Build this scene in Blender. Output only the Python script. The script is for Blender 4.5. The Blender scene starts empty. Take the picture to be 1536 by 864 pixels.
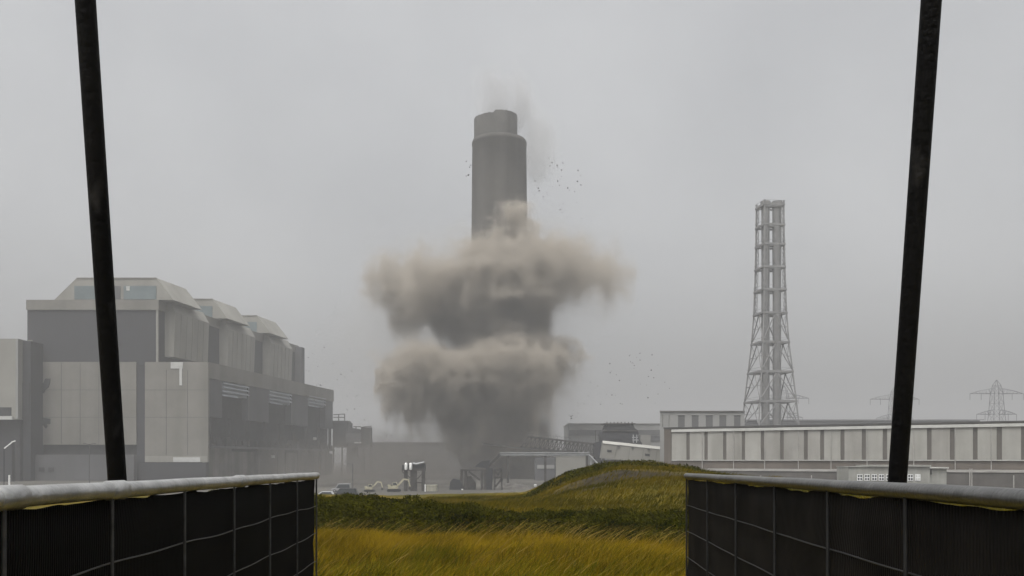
import bpy, bmesh, math, random
import numpy as np
from mathutils import Vector

random.seed(7)
RNG = np.random.RandomState(11)
SC = bpy.context.scene
COL = SC.collection

# ------------------------------------------------------------------ measures
FPX, HZ, CX, EYE = 1400.0, 690.0, 768.0, 1.6     # focal length in px of a 1536 px wide frame


def W(px, py, d):
    """world point seen at pixel (px, py) at distance d in front of the viewer"""
    return Vector(((px - CX) / FPX * d, d, EYE + (HZ - py) / FPX * d))


def X(px, d):
    return (px - CX) / FPX * d


def Z(py, d):
    return EYE + (HZ - py) / FPX * d


# ------------------------------------------------------------------ materials
def new_mat(name):
    m = bpy.data.materials.new(name)
    m.use_nodes = True
    nt = m.node_tree
    return m, nt, nt.nodes.get('Principled BSDF')


def mat(name, col, rough=0.8, var=0.15, scale=0.3, streak=0.0, metal=0.0, bump=0.0, bscale=None, col2=None, spec=0.4):
    """procedural paint / concrete / metal: base colour broken by noise, with optional vertical streaks"""
    m, nt, b = new_mat(name)
    L, N = nt.links, nt.nodes
    tc = N.new('ShaderNodeTexCoord')
    n1 = N.new('ShaderNodeTexNoise')
    n1.inputs['Scale'].default_value = scale
    n1.inputs['Detail'].default_value = 6
    n1.inputs['Roughness'].default_value = 0.62
    L.new(tc.outputs['Object'], n1.inputs['Vector'])
    r = N.new('ShaderNodeValToRGB')
    c = Vector(col)
    c2 = Vector(col2) if col2 else c * (1 - 2.2 * var)
    hi = c * (1 + var)
    r.color_ramp.elements[0].position = 0.3
    r.color_ramp.elements[0].color = (max(c2[0], 0), max(c2[1], 0), max(c2[2], 0), 1)
    r.color_ramp.elements[1].position = 0.68
    r.color_ramp.elements[1].color = (*hi, 1)
    L.new(n1.outputs['Fac'], r.inputs['Fac'])
    out = r.outputs['Color']
    if streak > 0:
        mp = N.new('ShaderNodeMapping')
        mp.inputs['Scale'].default_value = (1.0, 1.0, 0.06)
        L.new(tc.outputs['Object'], mp.inputs['Vector'])
        n2 = N.new('ShaderNodeTexNoise')
        n2.inputs['Scale'].default_value = scale * 2.5
        n2.inputs['Detail'].default_value = 5
        L.new(mp.outputs['Vector'], n2.inputs['Vector'])
        r2 = N.new('ShaderNodeValToRGB')
        r2.color_ramp.elements[0].position = 0.35
        r2.color_ramp.elements[0].color = (1 - streak, 1 - streak, 1 - streak * 1.1, 1)
        r2.color_ramp.elements[1].position = 0.6
        L.new(n2.outputs['Fac'], r2.inputs['Fac'])
        mx = N.new('ShaderNodeMixRGB')
        mx.blend_type = 'MULTIPLY'
        mx.inputs['Fac'].default_value = 1
        L.new(out, mx.inputs[1])
        L.new(r2.outputs['Color'], mx.inputs[2])
        out = mx.outputs['Color']
    L.new(out, b.inputs['Base Color'])
    b.inputs['Roughness'].default_value = rough
    b.inputs['Metallic'].default_value = metal
    b.inputs['Specular IOR Level'].default_value = spec
    if bump > 0:
        n3 = N.new('ShaderNodeTexNoise')
        n3.inputs['Scale'].default_value = bscale or scale * 8
        n3.inputs['Detail'].default_value = 5
        L.new(tc.outputs['Object'], n3.inputs['Vector'])
        bp = N.new('ShaderNodeBump')
        bp.inputs['Strength'].default_value = bump
        bp.inputs['Distance'].default_value = 0.02
        L.new(n3.outputs['Fac'], bp.inputs['Height'])
        L.new(bp.outputs['Normal'], b.inputs['Normal'])
    return m


def volume_mat(name, density, color, aniso=0.0):
    m = bpy.data.materials.new(name)
    m.use_nodes = True
    nt = m.node_tree
    for n in list(nt.nodes):
        if n.type != 'OUTPUT_MATERIAL':
            nt.nodes.remove(n)
    v = nt.nodes.new('ShaderNodeVolumePrincipled')
    v.inputs['Color'].default_value = (*color, 1)
    v.inputs['Density'].default_value = density
    v.inputs['Anisotropy'].default_value = aniso
    out = [n for n in nt.nodes if n.type == 'OUTPUT_MATERIAL'][0]
    nt.links.new(v.outputs['Volume'], out.inputs['Volume'])
    return m


def leaf_mat(name, c_lo, c_hi, scale=0.25, transl=0.25, isl=0.5):
    """plant colour: drifts over the ground with noise and varies from blade to blade"""
    m, nt, b = new_mat(name)
    L, N = nt.links, nt.nodes
    tc = N.new('ShaderNodeTexCoord')
    n1 = N.new('ShaderNodeTexNoise')
    n1.inputs['Scale'].default_value = scale
    n1.inputs['Detail'].default_value = 5
    L.new(tc.outputs['Object'], n1.inputs['Vector'])
    ge = N.new('ShaderNodeNewGeometry')
    mr = N.new('ShaderNodeMapRange')
    mr.inputs['From Min'].default_value = 0.32
    mr.inputs['From Max'].default_value = 0.68
    L.new(n1.outputs['Fac'], mr.inputs['Value'])
    mi = N.new('ShaderNodeMix')
    mi.inputs[0].default_value = isl
    L.new(mr.outputs['Result'], mi.inputs[2])
    L.new(ge.outputs['Random Per Island'], mi.inputs[3])
    r = N.new('ShaderNodeValToRGB')
    r.color_ramp.elements[0].position = 0.15
    r.color_ramp.elements[0].color = (*c_lo, 1)
    r.color_ramp.elements[1].position = 0.85
    r.color_ramp.elements[1].color = (*c_hi, 1)
    L.new(mi.outputs[0], r.inputs['Fac'])
    L.new(r.outputs['Color'], b.inputs['Base Color'])
    b.inputs['Roughness'].default_value = 0.8
    b.inputs['Specular IOR Level'].default_value = 0.0
    t = N.new('ShaderNodeBsdfTranslucent')
    L.new(r.outputs['Color'], t.inputs['Color'])
    ms = N.new('ShaderNodeMixShader')
    ms.inputs['Fac'].default_value = transl
    L.new(b.outputs['BSDF'], ms.inputs[1])
    L.new(t.outputs['BSDF'], ms.inputs[2])
    L.new(ms.outputs['Shader'], N['Material Output'].inputs['Surface'])
    return m


M = {}
M['concrete'] = mat('weathered concrete', (0.15, 0.145, 0.135), 0.9, 0.12, 0.06, 0.18)
M['pale_clad'] = mat('pale cladding', (0.23, 0.223, 0.198), 0.75, 0.09, 0.06, 0.16)
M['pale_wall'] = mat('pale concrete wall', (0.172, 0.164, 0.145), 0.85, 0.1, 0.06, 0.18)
M['dark_clad'] = mat('dark cladding', (0.024, 0.0245, 0.028), 0.7, 0.08, 0.05, 0.1)
M['dark_open'] = mat('dark opening', (0.032, 0.032, 0.034), 0.9, 0.2, 0.2)
M['dark_recess'] = mat('near-black recess', (0.018, 0.018, 0.018), 0.95, 0.3, 0.25)  # near-black tone for the recess, its columns, wreckage and the dark bins
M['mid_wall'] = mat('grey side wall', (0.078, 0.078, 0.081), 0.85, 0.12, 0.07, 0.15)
M['dusty_wall'] = mat('dusty lower wall', (0.125, 0.116, 0.102), 0.95, 0.25, 0.09, 0.4)
M['louvre'] = mat('pale louvre', (0.3, 0.32, 0.35), 0.6, 0.1, 0.2)
M['white_patch'] = mat('fresh white sheet', (0.42, 0.42, 0.405), 0.7, 0.08, 0.4)
M['blue_glass'] = mat('greenish glazing', (0.13, 0.16, 0.165), 0.3, 0.1, 0.1)
M['chimney'] = mat('chimney concrete', (0.088, 0.082, 0.073), 0.9, 0.14, 0.06, 0.28)
M['flue'] = mat('flue lining', (0.098, 0.093, 0.085), 0.9, 0.16, 0.12, 0.3)
M['white_panel'] = mat('off white cladding panel', (0.30, 0.294, 0.268), 0.65, 0.07, 0.16, 0.16)
M['white_trim'] = mat('white eaves trim', (0.45, 0.45, 0.425), 0.6, 0.06, 0.3, 0.1)
M['brown_wall'] = mat('brown wall', (0.105, 0.088, 0.073), 0.85, 0.1, 0.15, 0.16)
M['brown_dark'] = mat('dark brown window', (0.085, 0.076, 0.066), 0.5, 0.08, 0.3)
M['roof_dark'] = mat('dark roofing', (0.05, 0.048, 0.046), 0.9, 0.15, 0.3)
M['grey_wall'] = mat('grey boundary wall', (0.092, 0.085, 0.079), 0.9, 0.12, 0.3, 0.15)
M['cap'] = mat('wall coping', (0.3, 0.29, 0.27), 0.85, 0.12, 0.4)
M['cabin'] = mat('cabin paint', (0.27, 0.27, 0.247), 0.6, 0.08, 0.4, 0.14)
M['cabin_white'] = mat('cabin window frame', (0.74, 0.75, 0.75), 0.5, 0.03, 1.0)
M['pane'] = mat('dark pane', (0.06, 0.062, 0.065), 0.15, 0.1, 1.0)
M['pale_blind'] = mat('pale blind', (0.5, 0.5, 0.48), 0.7, 0.05, 1.0)
M['steel'] = mat('galvanised lattice steel', (0.16, 0.165, 0.165), 0.6, 0.15, 0.5)
M['pale_steel'] = mat('pale painted steel', (0.32, 0.325, 0.33), 0.6, 0.15, 0.5)
M['stack'] = mat('stack steel', (0.20, 0.20, 0.198), 0.6, 0.1, 0.2, 0.1)
M['dark_steel'] = mat('dark rusty steel', (0.052, 0.048, 0.045), 0.85, 0.25, 0.6)
M['pylon'] = mat('pylon steel', (0.08, 0.082, 0.084), 0.7, 0.1, 0.2)
M['dist_wall'] = mat('distant pale wall', (0.25, 0.25, 0.24), 0.85, 0.08, 0.05, 0.1)
M['dist_dark'] = mat('distant dark band', (0.1, 0.1, 0.1), 0.85, 0.08, 0.05)
M['yellow'] = mat('faded cream yellow paint', (0.36, 0.335, 0.24), 0.55, 0.12, 1.2)
M['rubber'] = mat('black rubber', (0.02, 0.02, 0.02), 0.9, 0.2, 3.0)
M['car_dark'] = mat('dark car paint', (0.022, 0.024, 0.028), 0.3, 0.1, 1.0)
M['car_silver'] = mat('silver car paint', (0.45, 0.46, 0.47), 0.35, 0.05, 1.0)
M['car_grey'] = mat('grey van paint', (0.25, 0.25, 0.25), 0.4, 0.04, 1.0)
M['white_panel_b'] = mat('weathered cladding panel', (0.27, 0.261, 0.238), 0.65, 0.08, 0.2, 0.2)
M['car_white'] = mat('white van paint', (0.66, 0.66, 0.65), 0.4, 0.04, 1.0)
M['glass'] = mat('vehicle glass', (0.05, 0.055, 0.06), 0.12, 0.05, 1.0)
M['container'] = mat('cream site container', (0.34, 0.325, 0.26), 0.7, 0.1, 0.8, 0.15)
M['white_paint'] = mat('white paint', (0.72, 0.72, 0.7), 0.6, 0.06, 2.0)
M['lamp'] = mat('lamp steel', (0.09, 0.09, 0.09), 0.6, 0.1, 1.0)
M['debris'] = mat('broken concrete', (0.07, 0.066, 0.06), 0.95, 0.2, 3.0)
M['rubble'] = mat('rubble', (0.075, 0.07, 0.062), 0.95, 0.3, 0.9)
M['rail'] = mat('galvanised rail', (0.44, 0.44, 0.43), 0.34, 0.2, 9.0, 0.0, 0.65, 0.15, 60)
M['rail_dull'] = mat('dull galvanised rail', (0.16, 0.16, 0.155), 0.36, 0.15, 9.0, 0.0, 0.85, 0.12, 60)
M['wire'] = mat('fence wire', (0.065, 0.065, 0.064), 0.55, 0.2, 30.0, 0.0, 0.4)
M['wire_dark'] = mat('dark fence wire', (0.012, 0.012, 0.012), 0.6, 0.2, 30.0, 0.0, 0.1)
M['pole'] = mat('black painted pole', (0.0028, 0.0026, 0.0025), 0.6, 0.5, 7.0, 0.0, 0.0, 0.25, 50, col2=(0.001, 0.001, 0.001), spec=0.10)


def screen_mat(name, col, ribs):
    m, nt, b = new_mat(name)
    L, N = nt.links, nt.nodes
    tc = N.new('ShaderNodeTexCoord')
    n1 = N.new('ShaderNodeTexNoise')
    n1.inputs['Scale'].default_value = 5
    n1.inputs['Detail'].default_value = 8
    L.new(tc.outputs['Object'], n1.inputs['Vector'])
    r = N.new('ShaderNodeValToRGB')
    r.color_ramp.elements[0].position = 0.3
    r.color_ramp.elements[0].color = (*[c * 0.6 for c in col], 1)
    r.color_ramp.elements[1].position = 0.75
    r.color_ramp.elements[1].color = (*[c * 1.5 for c in col], 1)
    L.new(n1.outputs['Fac'], r.inputs['Fac'])
    L.new(r.outputs['Color'], b.inputs['Base Color'])
    b.inputs['Roughness'].default_value = 0.75
    b.inputs['Specular IOR Level'].default_value = 0.06
    w = N.new('ShaderNodeTexWave')
    w.wave_type = 'BANDS'
    w.bands_direction = 'Y'
    w.inputs['Scale'].default_value = ribs
    w.inputs['Distortion'].default_value = 0.4
    L.new(tc.outputs['Object'], w.inputs['Vector'])
    bp = N.new('ShaderNodeBump')
    bp.inputs['Strength'].default_value = 0.7
    bp.inputs['Distance'].default_value = 0.006
    L.new(w.outputs['Fac'], bp.inputs['Height'])
    L.new(bp.outputs['Normal'], b.inputs['Normal'])
    return m


M['screen'] = screen_mat('black woven screen', (0.0028, 0.0027, 0.0025), 30)
M['screen_ribbed'] = screen_mat('black ribbed screen', (0.0085, 0.0073, 0.006), 20)

# scuffs and old paint runs on the poles
_nt = M['pole'].node_tree
_b = _nt.nodes['Principled BSDF']
_src = _b.inputs['Base Color'].links[0].from_socket
_tc = _nt.nodes.new('ShaderNodeTexCoord')
_mp = _nt.nodes.new('ShaderNodeMapping')
_mp.inputs['Scale'].default_value = (1, 1, .35)
_n = _nt.nodes.new('ShaderNodeTexNoise')
_n.inputs['Scale'].default_value = 16
_n.inputs['Detail'].default_value = 7
_r = _nt.nodes.new('ShaderNodeValToRGB')
_r.color_ramp.elements[0].position = .58
_r.color_ramp.elements[1].position = .72
_m = _nt.nodes.new('ShaderNodeMixRGB')
_m.inputs[2].default_value = (.018, .017, .016, 1)
_nt.links.new(_tc.outputs['Object'], _mp.inputs['Vector'])
_nt.links.new(_mp.outputs['Vector'], _n.inputs['Vector'])
_nt.links.new(_n.outputs['Fac'], _r.inputs['Fac'])
_nt.links.new(_r.outputs['Color'], _m.inputs['Fac'])
_nt.links.new(_src, _m.inputs[1])
_nt.links.new(_m.outputs['Color'], _b.inputs['Base Color'])


# ------------------------------------------------------------------ mesh building
class Fr:
    """a plan frame: point = origin + s*u + n*v, then z"""
    def __init__(self, o, u, v):
        self.o, self.u, self.v = Vector(o), Vector(u), Vector(v)

    def P(self, s, n, z):
        q = self.o + self.u * s + self.v * n
        return Vector((q.x, q.y, z))

    def s_at(self, px, n=0.0):
        """s of the point of the line n = const that is seen at column px"""
        r = (px - CX) / FPX
        o = self.o + self.v * n
        return (r * o.y - o.x) / (self.u.x - r * self.u.y)

    def n_at(self, px, s=0.0):
        r = (px - CX) / FPX
        o = self.o + self.u * s
        return (r * o.y - o.x) / (self.v.x - r * self.v.y)


WORLD = Fr((0, 0), (1, 0), (0, 1))


class MB:
    def __init__(self):
        self.v, self.f = [], []

    def add(self, vs, fs):
        k = len(self.v)
        self.v += [tuple(p) for p in vs]
        self.f += [tuple(i + k for i in f) for f in fs]
        return self

    def box(self, s0, s1, n0, n1, z0, z1, fr=WORLD):
        c = [fr.P(s, n, z) for z in (z0, z1) for (s, n) in ((s0, n0), (s1, n0), (s1, n1), (s0, n1))]
        return self.add(c, [(0, 3, 2, 1), (4, 5, 6, 7), (0, 1, 5, 4), (1, 2, 6, 5), (2, 3, 7, 6), (3, 0, 4, 7)])

    def prism(self, poly, ext):
        """closed polygon of points pushed along the vector ext"""
        n = len(poly)
        a = [Vector(p) for p in poly]
        b = [p + Vector(ext) for p in a]
        return self.add(a + b, [tuple(range(n))[::-1], tuple(range(n, 2 * n))] +
                        [(i, (i + 1) % n, n + (i + 1) % n, n + i) for i in range(n)])

    def hexa(self, bot, top):
        return self.add(list(bot) + list(top), [(0, 3, 2, 1), (4, 5, 6, 7), (0, 1, 5, 4), (1, 2, 6, 5), (2, 3, 7, 6), (3, 0, 4, 7)])

    def bar(self, p, q, w, h=None):
        p, q = Vector(p), Vector(q)
        h = h or w
        d = (q - p).normalized()
        up = Vector((0, 0, 1)) if abs(d.z) < 0.95 else Vector((0, 1, 0))
        a = d.cross(up).normalized() * w / 2
        b = a.cross(d).normalized() * h / 2
        return self.hexa([p - a - b, p + a - b, p + a + b, p - a + b], [q - a - b, q + a - b, q + a + b, q - a + b])

    def tube(self, pts, r, n=10, cap=True):
        pts = [Vector(p) for p in pts]
        rs = r if isinstance(r, (list, tuple)) else [r] * len(pts)
        vs, fs = [], []
        for i, p in enumerate(pts):
            d = (pts[min(i + 1, len(pts) - 1)] - pts[max(i - 1, 0)]).normalized()
            up = Vector((0, 0, 1)) if abs(d.z) < 0.9 else Vector((0, 1, 0))
            a = d.cross(up).normalized()
            b = a.cross(d).normalized()
            for k in range(n):
                t = 2 * math.pi * k / n
                vs.append(p + (a * math.cos(t) + b * math.sin(t)) * rs[i])
        for i in range(len(pts) - 1):
            for k in range(n):
                k2 = (k + 1) % n
                fs.append((i * n + k, i * n + k2, (i + 1) * n + k2, (i + 1) * n + k))
        if cap:
            fs.append(tuple(range(n))[::-1])
            m = (len(pts) - 1) * n
            fs.append(tuple(range(m, m + n)))
        return self.add(vs, fs)

    def lathe(self, cx, cy, prof, n=48):
        """prof: list of (radius, z) from bottom outside round to the inside"""
        vs, fs = [], []
        for r, z in prof:
            for k in range(n):
                t = 2 * math.pi * k / n
                vs.append((cx + r * math.cos(t), cy + r * math.sin(t), z))
        for i in range(len(prof) - 1):
            for k in range(n):
                k2 = (k + 1) % n
                fs.append((i * n + k, i * n + k2, (i + 1) * n + k2, (i + 1) * n + k))
        return self.add(vs, fs)

    def build(self, name, m, parent=None, smooth=False, bevel=0.0, recalc=True):
        me = bpy.data.meshes.new(name)
        me.from_pydata(self.v, [], self.f)
        if recalc or bevel:
            bm = bmesh.new()
            bm.from_mesh(me)
            bmesh.ops.recalc_face_normals(bm, faces=bm.faces)
            if bevel:
                bmesh.ops.bevel(bm, geom=list(bm.edges), offset=bevel, segments=2, affect='EDGES', clamp_overlap=True)
            bm.to_mesh(me)
            bm.free()
        me.materials.append(m)
        o = bpy.data.objects.new(name, me)
        COL.objects.link(o)
        if parent is not None:
            o.parent = parent
            o.matrix_parent_inverse = parent_inverse(parent)
        if smooth:
            me.polygons.foreach_set('use_smooth', [True] * len(me.polygons))
            try:
                me.set_sharp_from_angle(angle=math.radians(40))
            except Exception:
                pass
        return o


def world_matrix(o):
    m = o.matrix_basis.copy()
    if o.parent:
        m = world_matrix(o.parent) @ o.matrix_parent_inverse @ m
    return m


def parent_inverse(p):
    return world_matrix(p).inverted()


def tag(o, label=None, cat=None, group=None, kind=None):
    if label: o['label'] = label
    if cat: o['category'] = cat
    if group: o['group'] = group
    if kind: o['kind'] = kind
    return o


def thing(name, label, cat, loc=(0, 0, 0), rz=0.0, group=None):
    o = bpy.data.objects.new(name, None)
    COL.objects.link(o)
    o.location = loc
    o.rotation_euler = (0, 0, rz)
    o.empty_display_size = 0.3
    return tag(o, label, cat, group)


def local(parent):
    """parts modelled in the thing's own coordinates"""
    return parent


def attach(o, parent):
    o.parent = parent
    o.matrix_parent_inverse.identity()
    return o


def copy_tree(o, parent=None):
    c = o.copy()
    COL.objects.link(c)
    if parent is not None:
        c.parent = parent
        c.matrix_parent_inverse = o.matrix_parent_inverse.copy()
    for ch in [x for x in COL.objects if x.parent == o]:
        copy_tree(ch, c)
    return c


# ------------------------------------------------------------------ noise in numpy
class Noise3:
    def __init__(self, seed):
        self.t = np.random.RandomState(seed).rand(64, 64, 64).astype(np.float32) * 2 - 1

    def __call__(self, x, y, z):
        xi, yi, zi = np.floor(x).astype(int), np.floor(y).astype(int), np.floor(z).astype(int)
        fx, fy, fz = x - xi, y - yi, z - zi
        fx, fy, fz = [f * f * (3 - 2 * f) for f in (fx, fy, fz)]
        t = self.t
        x0, x1, y0, y1, z0, z1 = xi & 63, (xi + 1) & 63, yi & 63, (yi + 1) & 63, zi & 63, (zi + 1) & 63
        a = t[x0, y0, z0] * (1 - fx) + t[x1, y0, z0] * fx
        b = t[x0, y1, z0] * (1 - fx) + t[x1, y1, z0] * fx
        c = t[x0, y0, z1] * (1 - fx) + t[x1, y0, z1] * fx
        d = t[x0, y1, z1] * (1 - fx) + t[x1, y1, z1] * fx
        return (a * (1 - fy) + b * fy) * (1 - fz) + (c * (1 - fy) + d * fy) * fz


def surface_nets(f, iso, org, h):
    """quads of the iso-surface of the grid f; border must lie below iso"""
    g = f - iso
    ins = g > 0
    nx, ny, nz = g.shape
    acc = np.zeros((nx - 1, ny - 1, nz - 1, 3), np.float32)
    cnt = np.zeros((nx - 1, ny - 1, nz - 1), np.float32)
    off = [(a, b) for a in (0, 1) for b in (0, 1)]
    for ax in range(3):
        lo = [slice(None)] * 3
        hi = [slice(None)] * 3
        lo[ax], hi[ax] = slice(0, -1), slice(1, None)
        g0, g1 = g[tuple(lo)], g[tuple(hi)]
        cr = (g0 > 0) != (g1 > 0)
        t = np.where(cr, g0 / np.where(cr, g0 - g1, 1), 0)
        oth = [i for i in range(3) if i != ax]
        for (a, b) in off:
            sl = [slice(None)] * 3
            n1, n2 = g.shape[oth[0]], g.shape[oth[1]]
            sl[oth[0]] = slice(a, n1 - 1 + a)
            sl[oth[1]] = slice(b, n2 - 1 + b)
            c, tt = cr[tuple(sl)], t[tuple(sl)]
            cnt += c
            acc[..., ax] += np.where(c, tt, 0)
            acc[..., oth[0]] += np.where(c, a, 0)
            acc[..., oth[1]] += np.where(c, b, 0)
    has = cnt > 0
    idx = -np.ones(has.shape, int)
    idx[has] = np.arange(has.sum())
    cell = np.argwhere(has)
    verts = (cell + acc[has] / cnt[has][:, None]) * h + np.asarray(org)
    quads = []
    for ax in range(3):
        o1, o2 = [(1, 2), (2, 0), (0, 1)][ax]
        lo = [slice(1, -1)] * 3
        hi = [slice(1, -1)] * 3
        lo[ax], hi[ax] = slice(0, -1), slice(1, None)
        a_in, b_in = ins[tuple(lo)], ins[tuple(hi)]
        for flip, mask in ((0, a_in & ~b_in), (1, ~a_in & b_in)):
            e = np.argwhere(mask)
            if not len(e):
                continue
            for k in (o1, o2):
                e[:, k] += 1
            e1, e2, e12 = e.copy(), e.copy(), e.copy()
            e1[:, o1] -= 1
            e2[:, o2] -= 1
            e12[:, o1] -= 1
            e12[:, o2] -= 1
            q = np.stack([idx[tuple(p.T)] for p in (e, e1, e12, e2)], 1)
            quads.append(q[:, ::-1] if flip else q)
    return verts, (np.concatenate(quads) if quads else np.zeros((0, 4), int))


def dust(name, blobs, levels, color, h=1.2, depth=400.0, seed=3, amps=((24, 5.0), (11, 3.0), (5, 1.6), (2.6, 0.8)),
         zstretch=lambda z: z, aniso=0.0, floor=-5.9, k=2.5, soft=0.0, core=None):
    """a cloud as nested closed surfaces, each holding its share of the dust (denser towards the inside).
    blobs: (px, py, dy metres, rx px, ry metres, rz px); levels: (metres inside the outline, added density)"""
    s = depth / FPX
    B = []
    for (px, py, dy, rx, ry, rz) in blobs:
        c = W(px, py, depth)
        B.append((c.x, depth + dy, c.z, rx * s, ry, rz * s))
    pad = 9 + (-min(l for l, _ in levels) if min(l for l, _ in levels) < 0 else 0)
    lo = [min(b[i] - b[i + 3] for b in B) - pad for i in range(3)]
    hi = [max(b[i] + b[i + 3] for b in B) + pad for i in range(3)]
    lo[2] = max(lo[2], floor - 2 * h)
    n = [int((hi[i] - lo[i]) / h) + 2 for i in range(3)]
    ax = [lo[i] + np.arange(n[i]) * h for i in range(3)]
    x, y, z = np.meshgrid(*ax, indexing='ij')
    x, y, z = x.astype(np.float32), y.astype(np.float32), z.astype(np.float32)
    N = Noise3(seed)
    wx = N(x / 30 + 5, y / 30, z / 30) * 5 + N(x / 13, y / 13 + 9, z / 13) * 2.2
    wz = N(x / 30, y / 30 + 7, z / 30 + 3) * 4 + N(x / 13 + 4, y / 13, z / 13) * 2.0
    tot = np.zeros_like(x)
    for (bx, by, bz, rx, ry, rz) in B:
        q = np.sqrt(((x + wx - bx) / rx) ** 2 + ((y - by) / ry) ** 2 + ((z + wz - bz) / rz) ** 2)
        d = (1 - q) * min(rx, ry, rz)
        tot += np.exp(np.clip(d / k, -60, 60))
    f = k * np.log(tot + 1e-26)
    zs = zstretch(z)
    for (lam, a) in amps:
        nn = N(x / lam + lam, y / lam, zs / lam)
        f = f + a * (1 - 2.6 * np.abs(nn)) * 0.8
    if soft:
        sf = 1.0 + soft * (N(x / 38 + 3, y / 38 + 8, z / 30) * 1.3 + 0.25)
        f = f / np.clip(sf, 0.45, 3.0)
    edge = np.minimum.reduce([np.arange(n[0])[:, None, None] * np.ones_like(x), (n[0] - 1 - np.arange(n[0]))[:, None, None] * np.ones_like(x),
                              np.arange(n[1])[None, :, None] * np.ones_like(x), (n[1] - 1 - np.arange(n[1]))[None, :, None] * np.ones_like(x),
                              np.arange(n[2])[None, None, :] * np.ones_like(x), (n[2] - 1 - np.arange(n[2]))[None, None, :] * np.ones_like(x)])
    f = np.where(edge < 2, -50, f)
    o = nested(name, f, levels if not core else levels[:core], lo, h, color, aniso)
    if core:
        c_ = nested('dense_core', f, levels[core:], lo, h, color, aniso)
        c_.parent = o
    return o


def nested(name, f, levels, lo, h, color, aniso):
    V, Fq, Mi = [], [], []
    k0 = 0
    me = bpy.data.meshes.new(name)
    for i, (lev, den) in enumerate(levels):
        v, q = surface_nets(f, lev, lo, h)
        if not len(q):
            continue
        me.materials.append(volume_mat(name + ' haze %d' % i, den, color, aniso))
        V.append(v)
        Fq.append(q + k0)
        Mi.append(np.full(len(q), len(me.materials) - 1))
        k0 += len(v)
    V, Fq, Mi = np.concatenate(V), np.concatenate(Fq), np.concatenate(Mi)
    me.vertices.add(len(V))
    me.vertices.foreach_set('co', V.astype(np.float32).ravel())
    me.loops.add(len(Fq) * 4)
    me.loops.foreach_set('vertex_index', Fq.astype(np.int32).ravel())
    me.polygons.add(len(Fq))
    me.polygons.foreach_set('loop_start', (np.arange(len(Fq)) * 4).astype(np.int32))
    me.polygons.foreach_set('loop_total', np.full(len(Fq), 4, np.int32))
    me.polygons.foreach_set('material_index', Mi.astype(np.int32))
    me.update(calc_edges=True)
    me.validate()
    o = bpy.data.objects.new(name, me)
    COL.objects.link(o)
    return o


# ------------------------------------------------------------------ camera, sky, sun, air
cam = bpy.data.cameras.new('camera')
cam.lens = 36.0 * FPX / 1536.0
cam.sensor_width = 36.0
cam.shift_y = (HZ - 432.0) / 1536.0
cam.clip_end = 9000
cam.clip_start = 0.05
co = bpy.data.objects.new('camera', cam)
COL.objects.link(co)
co.location = (0, 0, EYE)
co.rotation_euler = (math.pi / 2, 0, 0)
SC.camera = co

SUN_EL, SUN_AZ = math.radians(66), math.radians(205)     # behind the viewer's right shoulder, behind thick cloud
world = bpy.data.worlds.new('World')
SC.world = world
world.use_nodes = True
nt = world.node_tree
bg = nt.nodes['Background']
sky = nt.nodes.new('ShaderNodeTexSky')
sky.sky_type = 'NISHITA'
sky.sun_disc = False
sky.sun_elevation = SUN_EL
sky.sun_rotation = SUN_AZ
sky.dust_density = 6.0
sky.air_density = 1.0
hs = nt.nodes.new('ShaderNodeHueSaturation')
hs.inputs['Saturation'].default_value = 0.09
nt.links.new(sky.outputs['Color'], hs.inputs['Color'])
# cloud cover: soft broken grey
tc = nt.nodes.new('ShaderNodeTexCoord')
cn = nt.nodes.new('ShaderNodeTexNoise')
cn.inputs['Scale'].default_value = 3.2
cn.inputs['Detail'].default_value = 4
cn.inputs['Roughness'].default_value = 0.5
nt.links.new(tc.outputs['Generated'], cn.inputs['Vector'])
cr = nt.nodes.new('ShaderNodeValToRGB')
cr.color_ramp.elements[0].position = 0.3
cr.color_ramp.elements[0].color = (0.86, 0.865, 0.875, 1)
cr.color_ramp.elements[1].position = 0.7
cr.color_ramp.elements[1].color = (1.06, 1.06, 1.06, 1)
nt.links.new(cn.outputs['Fac'], cr.inputs['Fac'])
mx = nt.nodes.new('ShaderNodeMixRGB')
mx.blend_type = 'MULTIPLY'
mx.inputs['Fac'].default_value = 1
nt.links.new(hs.outputs['Color'], mx.inputs[1])
nt.links.new(cr.outputs['Color'], mx.inputs[2])
# an overcast dome is brighter overhead than low down
sx = nt.nodes.new('ShaderNodeSeparateXYZ')
nt.links.new(tc.outputs['Generated'], sx.inputs['Vector'])
ov = nt.nodes.new('ShaderNodeMapRange')
ov.inputs['From Min'].default_value = 0.0
ov.inputs['From Max'].default_value = 1.0
ov.inputs['To Min'].default_value = 0.82
ov.inputs['To Max'].default_value = 1.50
nt.links.new(sx.outputs['Z'], ov.inputs['Value'])
mo = nt.nodes.new('ShaderNodeMixRGB')
mo.blend_type = 'MULTIPLY'
mo.inputs['Fac'].default_value = 1
nt.links.new(mx.outputs['Color'], mo.inputs[1])
nt.links.new(ov.outputs['Result'], mo.inputs[2])
nt.links.new(mo.outputs['Color'], bg.inputs['Color'])
bg.inputs['Strength'].default_value = 0.10

sl = bpy.data.lights.new('sun', 'SUN')
sl.energy = 1.0
sl.angle = math.radians(18)
sl.color = (1.0, 0.97, 0.93)
so = bpy.data.objects.new('sun', sl)
COL.objects.link(so)
# nishita: rotation 0 = +Y, clockwise seen from above
dirv = Vector((math.sin(SUN_AZ) * math.cos(SUN_EL), math.cos(SUN_AZ) * math.cos(SUN_EL), math.sin(SUN_EL)))
so.rotation_euler = (-dirv).to_track_quat('-Z', 'Y').to_euler()

mb = MB().box(-3000, 3000, -700, 3200, -7.2, 172)
hz = mb.build('haze', volume_mat('grey mist', 0.00088, (0.475, 0.478, 0.483)))
tag(hz, 'grey drizzly mist filling the air', 'haze', kind='stuff')

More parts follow.
